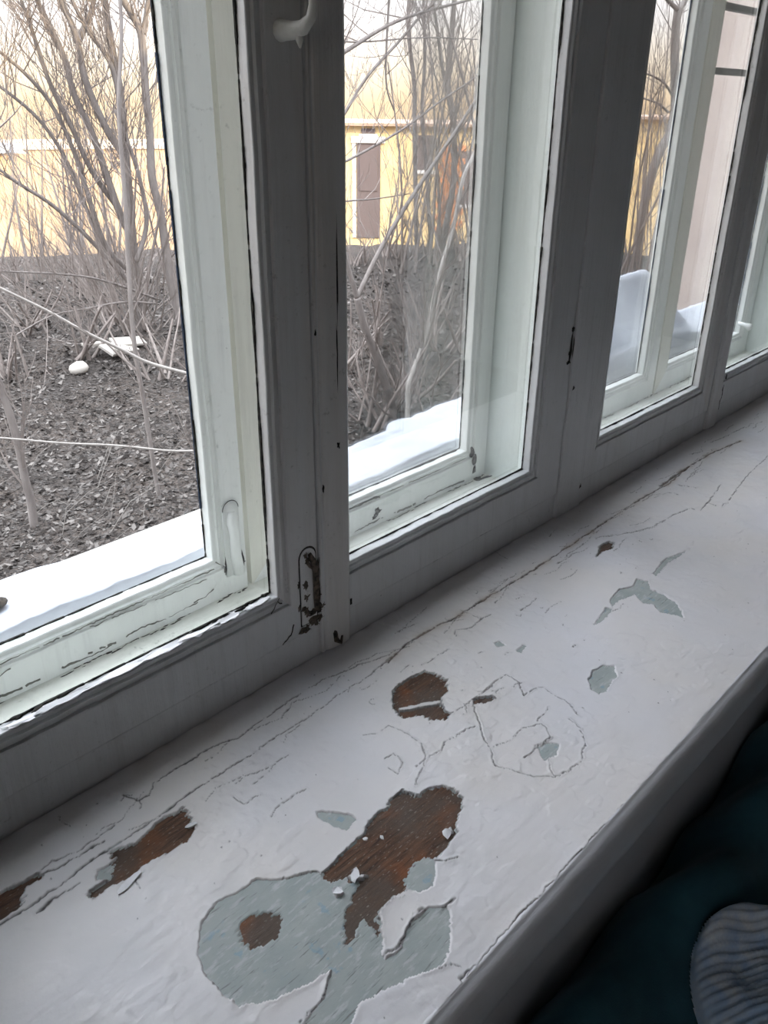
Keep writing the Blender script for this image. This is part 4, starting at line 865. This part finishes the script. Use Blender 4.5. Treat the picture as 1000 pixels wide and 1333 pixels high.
# main yellow house
hp0 = Vector((12.6, 15.4)); hu = Vector((16.3-13.3, 11.1-14.6)).normalized(); 
H, zb = house('yellow_house', (13.25, 14.5), (17.55, 9.45), -2.95, .12, 5, M_YEL, 'low yellow sunlit house with a tall dark door, seen through the second casement', M_ROOF)
Lh = (Vector((17.55, 9.45))-Vector((13.25, 14.5))).length
def hx(px, py):   # along-facade coordinate of a world point
    u = (Vector((17.55, 9.45))-Vector((13.25, 14.5))).normalized(); return (Vector((px, py))-Vector((13.25, 14.5))).dot(u)
a0 = hx(14.2, 13.5); 
d = MB().box(a0, a0+.52, -.03, .02, .75, 2.72, .008).build('door', M_DOOR, H, ); d['label'] = 'tall dark grey door'
MB().box(a0+.06, a0+.46, -.045, -.029, 1.75, 2.6, .006).build('door_panel', M_DOOR, d)
MB().box(a0-.12, a0+.62, -.06, .01, 2.73, 2.86, .01).build('lintel', M_WHITE, H)
MB().box(a0-.10, a0-.02, -.05, .01, .75, 2.72, .01).build('door_frame', M_WHITE, H)
for (xx, w_, z0_, z1_) in ((a0+1.32, .36, 2.2, 2.9), (a0+.1, .3, 2.92, 3.02), (a0+2.3, .5, 1.5, 2.6)):
    wv = MB().box(xx, xx+w_, -.03, .02, z0_, z1_, .006).build('window', M_DOOR, H)
    MB().box(xx-.05, xx+w_+.05, -.06, .01, z0_-.08, z0_-.005, .006).build('window_ledge', M_WHITE, H)
for k in range(14):
    for s in range(2):
        MB().box(a0+1.75+s*.26+(k % 2)*.13, a0+1.75+s*.26+(k % 2)*.13+.24, -.04, .01, .9+k*.13, .9+k*.13+.115).build('brick', M_BRICK, H)
G, zb = house('garage', (4.2, 19.4), (12.2, 15.4), -2.9, -.35, 5, M_PEACH, 'low peach garage with a snow patch on its roof, seen at the left edge', M_PEACH)
mb = MB(); blob(mb, 0, 0, 0, .62, .5, .16, 5, 'z', 22); sp = mb.build('snow_patch', M_SNOW, G, True); sp.location = (4.35, .1, 2.50)
K, zb = house('yellow_house', (18.3, 9.3), (20.4, 4.4), -2.9, .3, 5, M_YEL, 'yellow house far off, seen through the third casement', M_ROOF)
MB().box(2.6, 3.3, -.03, .02, 1.2, 2.4, .01).build('window', M_DOOR, K)
wg = tag(empty('building_wing', (8.3, .25, -2.2)), 'pale pink plastered wing of this building, seen through the last casement', 'building')
MB().box(0, 3.2, 0, 2.95, -.6, 6.8).build('wall', M_PINK, wg)
MB().box(-.12, 3.3, -.01, 3.05, 6.8, 6.95, .02).build('roof', M_ROOF, wg)

# ------------------------------------------------------------------ bare trees and shrubs
def bark(name, c0, c1):
    m, t, b = mat(name, c0, .9, .15)
    t.links.new(rmp(t, noise(t, coords(t, (1, 1, .25)), 30, 4), .35, .7, (*c0, 1), (*c1, 1)), b.inputs['Base Color']); return m
M_BARK = bark('grey brown bark', (.24, .215, .20), (.165, .145, .135))
M_BARKP = bark('pale bark', (.42, .39, .36), (.32, .295, .27))
M_TWIG = bark('twig bark', (.27, .235, .215), (.20, .17, .155))
def resample(pts, step):
    out = [Vector(pts[0])]
    for a, b_ in zip(pts[:-1], pts[1:]):
        a = Vector(a); b_ = Vector(b_); k = max(1, int((b_-a).length/step))
        out += [a.lerp(b_, (i+1)/k) for i in range(k)]
    return out
def smooth_line(pts, it=2):
    pts = [Vector(p) for p in pts]
    for _ in range(it):
        q = [pts[0]]
        for a, b_ in zip(pts[:-1], pts[1:]): q += [a.lerp(b_, .25), a.lerp(b_, .75)]
        q.append(pts[-1]); pts = q
    return pts
def twig(mb, p, d, L, r0, lvl, r, up=.10):
    k = 5; pts = [p.copy()]; dd = d.normalized()
    for i in range(k):
        dd = (dd+Vector((r.uniform(-.2, .2), r.uniform(-.2, .2), r.uniform(-.12, .12)+up))).normalized()
        pts.append(pts[-1]+dd*L/k)
    mb.tube(pts, [max(.0016, r0*(1-.75*i/k)) for i in range(k+1)], 3 if r0 < .012 else 4, False)
    if lvl > 0:
        for _ in range(r.randint(2, 4)):
            i = r.randint(1, k-1)
            sd_ = Vector((r.uniform(-1, 1), r.uniform(-1, 1), r.uniform(-.2, .9)))
            twig(mb, pts[i], (pts[i+1]-pts[i]).normalized()+sd_*.75, L*r.uniform(.4, .7), r0*.55, lvl-1, r, up)
def stems(name, spec, label, cat, m=None, tw=10, tl=.8, group=None, base=None, seed=1, lvl=2, extra=0, depth_spread=.25, tw_r=.009):
    """spec: list of (r0, r1, polyline); the first rises from the ground"""
    r = random.Random(seed); b0 = Vector(spec[0][2][0])
    bx, by = (b0.x, b0.y) if base is None else base
    g = gz1(bx, by); e = tag(empty(name, (bx, by, g)), label, cat, group)
    tw_mb = MB()
    for si, (r0, r1, pts) in enumerate(spec):
        pts = [Vector(p) for p in pts]
        if si == 0: pts = [Vector((bx, by, g-.08))]+[p for p in pts if p.z > g+.03]
        # lean through depth so that stems do not share one plane
        k = r.uniform(-depth_spread, depth_spread) if si else 0
        z0_, z1_ = pts[0].z, pts[-1].z
        P_ = smooth_line(pts, 2); m_ = len(P_)
        mb = MB(); mb.tube(P_, [r0+(r1-r0)*i/(m_-1) for i in range(m_)], 8 if r0 > .03 else 6)
        o = mb.build('stem', m or M_BARK, e, True); o.data.transform(Matrix.Translation(-e.location))
        n_t = int(tw*max(.4, (P_[-1]-P_[0]).length/2.0))
        for _ in range(n_t):
            i = r.randint(m_//5, m_-2); t_ = (P_[min(i+1, m_-1)]-P_[i]).normalized()
            d_ = t_*r.uniform(.2, .9)+Vector((r.uniform(-1, 1), r.uniform(-1, 1), r.uniform(-.1, .8)))*.8
            twig(tw_mb, P_[i], d_, tl*r.uniform(.5, 1.2), min(tw_r, r1*.7), lvl, r)
    for _ in range(extra):
        a = r.uniform(0, 2*PI); d_ = Vector((math.cos(a), math.sin(a), r.uniform(.5, 2.2)))
        twig(tw_mb, Vector((bx+r.uniform(-.25, .25), by+r.uniform(-.25, .25), g)), d_, tl*r.uniform(1.0, 1.8), .009, 2, r)
    if tw_mb.v:
        o = tw_mb.build('twigs', M_TWIG, e); o.data.transform(Matrix.Translation(-e.location)); tag(o, kind='stuff')
    return e
S = STEMS
stems('bare_tree', S['shrub']+[(.016, .006, [(5.2, 7.75, -1.45)]+S['low'][0][2][1:]), (.014, .006, [(5.2, 7.75, -1.5)]+S['low'][1][2][1:])],
      'many stemmed bare grey tree fanning upward behind the left casement', 'tree', tw=21, tl=1.15, seed=3, extra=30, lvl=2, tw_r=.007)
stems('sapling', S['sapling'], 'thin straight sapling in front of the many stemmed tree', 'tree', tw=3, tl=.4, seed=4, lvl=1, tw_r=.005)
stems('crooked_trunk', S['crooked'], 'dark crooked trunk at the left edge of the yard', 'tree', tw=6, tl=.6, seed=5)
stems('leaning_bush', [(.022, .012, [(3.25, 3.55, -1.9), (3.28, 3.55, -1.2), (3.32, 3.6, -.4), (3.36, 3.62, .4)]),
                       (.014, .006, [(3.28, 3.56, -1.15), (3.0, 3.6, -1.02)]+S['leaning'][0][2]), (.008, .004, [(3.27, 3.55, -1.45), (2.8, 3.2, -1.27)]+S['wand'][0][2])],
      'bush with long pale branches reaching left across the lower yard', 'bush', M_BARKP, tw=2, tl=.5, seed=6, lvl=1, tw_r=.004)
stems('bare_tree', S['forked'], 'leaning forked trunk with one long diagonal branch beyond the second casement', 'tree', tw=6, tl=.9, seed=7, extra=6)
stems('bare_tree', S['pale'], 'slender pale trunk bending right at the edge of the second casement', 'tree', M_BARKP, tw=6, tl=.8, seed=8, extra=6)
stems('bare_tree', [(.06, .04, [(5.03, 5.05, -1.9), (5.05, 5.05, -.8), (5.0, 5.02, .4), (5.06, 5.0, 1.3), (5.1, 5.0, 2.4)])]+[(a, b_, [(5.02, 5.01, p[0][2]-.12)]+p) for a, b_, p in S['hang'] if p[0][0] < 5.6]+
      [(a, b_, [(5.08, 5.0, 1.75), (5.6, 5.0, 1.72)]+p) for a, b_, p in S['hang'] if p[0][0] > 5.6],
      'bare tree behind the first meeting stile sending long branches right', 'tree', tw=9, tl=.9, seed=9)
stems('bare_tree', S['grove'][:2], 'taller grey trunk at right in the grove by the yellow house', 'tree', tw=12, tl=1.0, seed=10, group='grove by the yellow house', extra=6)
stems('bare_tree', S['grove'][2:3], 'straight thin trunk left in the grove by the yellow house', 'tree', tw=10, tl=1.0, seed=11, group='grove by the yellow house', extra=4)
stems('bare_tree', S['grove'][3:4], 'wavy thin trunk in the middle of the grove by the yellow house', 'tree', tw=10, tl=1.0, seed=12, group='grove by the yellow house')
stems('bare_tree', S['grove'][4:], 'low forked tree at the right edge of the grove by the yellow house', 'tree', tw=10, tl=1.0, seed=13, group='grove by the yellow house', extra=6)
stems('bare_tree', S['far'], 'single thick trunk seen through the third casement', 'tree', tw=12, tl=1.2, seed=14, extra=5)
# thickets: loose groups of upright shrubs that nothing tells apart one by one
def shrub(x, y, h, n, seed, label, group, spread=.35, lvl=2, tw=3):
    r = random.Random(seed); g = gz1(x, y); spec = []
    for k in range(n):
        a = r.uniform(0, 2*PI); s = r.uniform(.1, spread); p = Vector((x+r.uniform(-.15, .15), y+r.uniform(-.15, .15), g-.05)); pts = [p]
        d = Vector((math.cos(a)*s, math.sin(a)*s, 1)).normalized(); hh = h*r.uniform(.7, 1.1)
        for i in range(5):
            d = (d+Vector((r.uniform(-.12, .12), r.uniform(-.12, .12), .03))).normalized(); pts.append(pts[-1]+d*hh/5)
        r0 = r.uniform(.012, .026); spec.append((r0, r0*.35, pts))
    return stems('bare_shrub', spec, label, 'shrub', M_TWIG, tw=tw, tl=h*.32, group=group, seed=seed, lvl=lvl)
r = random.Random(21)
def ring(dist, deg): a = math.radians(90-deg); return dist*math.cos(a), dist*math.sin(a)-.57
for i, (dist, deg) in enumerate(((11.5, 27.5), (9.8, 30.5), (12.5, 18), (13, 25), (11, 33), (12.5, 22), (13.2, 19.8), (12.8, 29.5), (13.5, 27))):
    x, y = ring(dist, deg); shrub(x, y, r.uniform(1.6, 2.8), r.randint(3, 5), 100+i, 'bare twiggy shrub in the thicket behind the left casement', 'thicket behind the left casement')
for i, (dist, deg) in enumerate(((9.2, 18), (9.8, 21), (10.4, 24), (9.0, 26.5), (10.6, 29), (8.4, 31.5), (11, 19.5), (8.6, 22.5))):
    x, y = ring(dist, deg); shrub(x, y, r.uniform(.6, 1.0), r.randint(6, 9), 140+i, 'low spreading bramble at the foot of the slope behind the left casement', 'brambles behind the left casement', 1.3, 2, 6)
for i, (dist, deg) in enumerate(((12.2, 17), (12.6, 20.3), (12.9, 23.6), (12.5, 28.4), (12.8, 31), (13.2, 26), (13.0, 45), (13.4, 47.2), (13.1, 51.8), (13.6, 54), (13.3, 49.3))):
    x, y = ring(dist, deg); left_ = deg < 40
    shrub(x, y, r.uniform(.5, .9), r.randint(6, 9), 170+i, 'low grey brush on the crest %s' % ('behind the left casement' if left_ else 'in front of the yellow house'), 'brush on the crest, ' + ('left' if left_ else 'by the yellow house'), 1.1, 2, 7)
for i, (dist, deg) in enumerate(((12.5, 48.5), (13.2, 50.5), (12, 53.5), (13.5, 55.5), (9.5, 56), (11, 57.5), (13.5, 52.5))):
    x, y = ring(dist, deg); shrub(x, y, r.uniform(2.4, 3.8), r.randint(3, 5), 200+i, 'bare twiggy shrub in the thicket behind the second casement', 'thicket behind the second casement', .26)
for i, (dist, deg) in enumerate(((8.2, 43.5), (9, 46.5), (7.2, 49), (8.8, 51.5), (6.6, 46))):
    x, y = ring(dist, deg); shrub(x, y, r.uniform(.6, 1.0), r.randint(5, 8), 240+i, 'low spreading bramble on the bank behind the second casement', 'brambles behind the second casement', 1.3, 2, 6)
for i, (dist, deg) in enumerate(((12.5, 63), (13.5, 65), (11.5, 64), (14, 62), (15, 64.5))):
    x, y = ring(dist, deg); shrub(x, y, r.uniform(2.2, 3.6), r.randint(4, 6), 300+i, 'bare twiggy shrub in the thicket behind the third casement', 'thicket behind the third casement', .28)
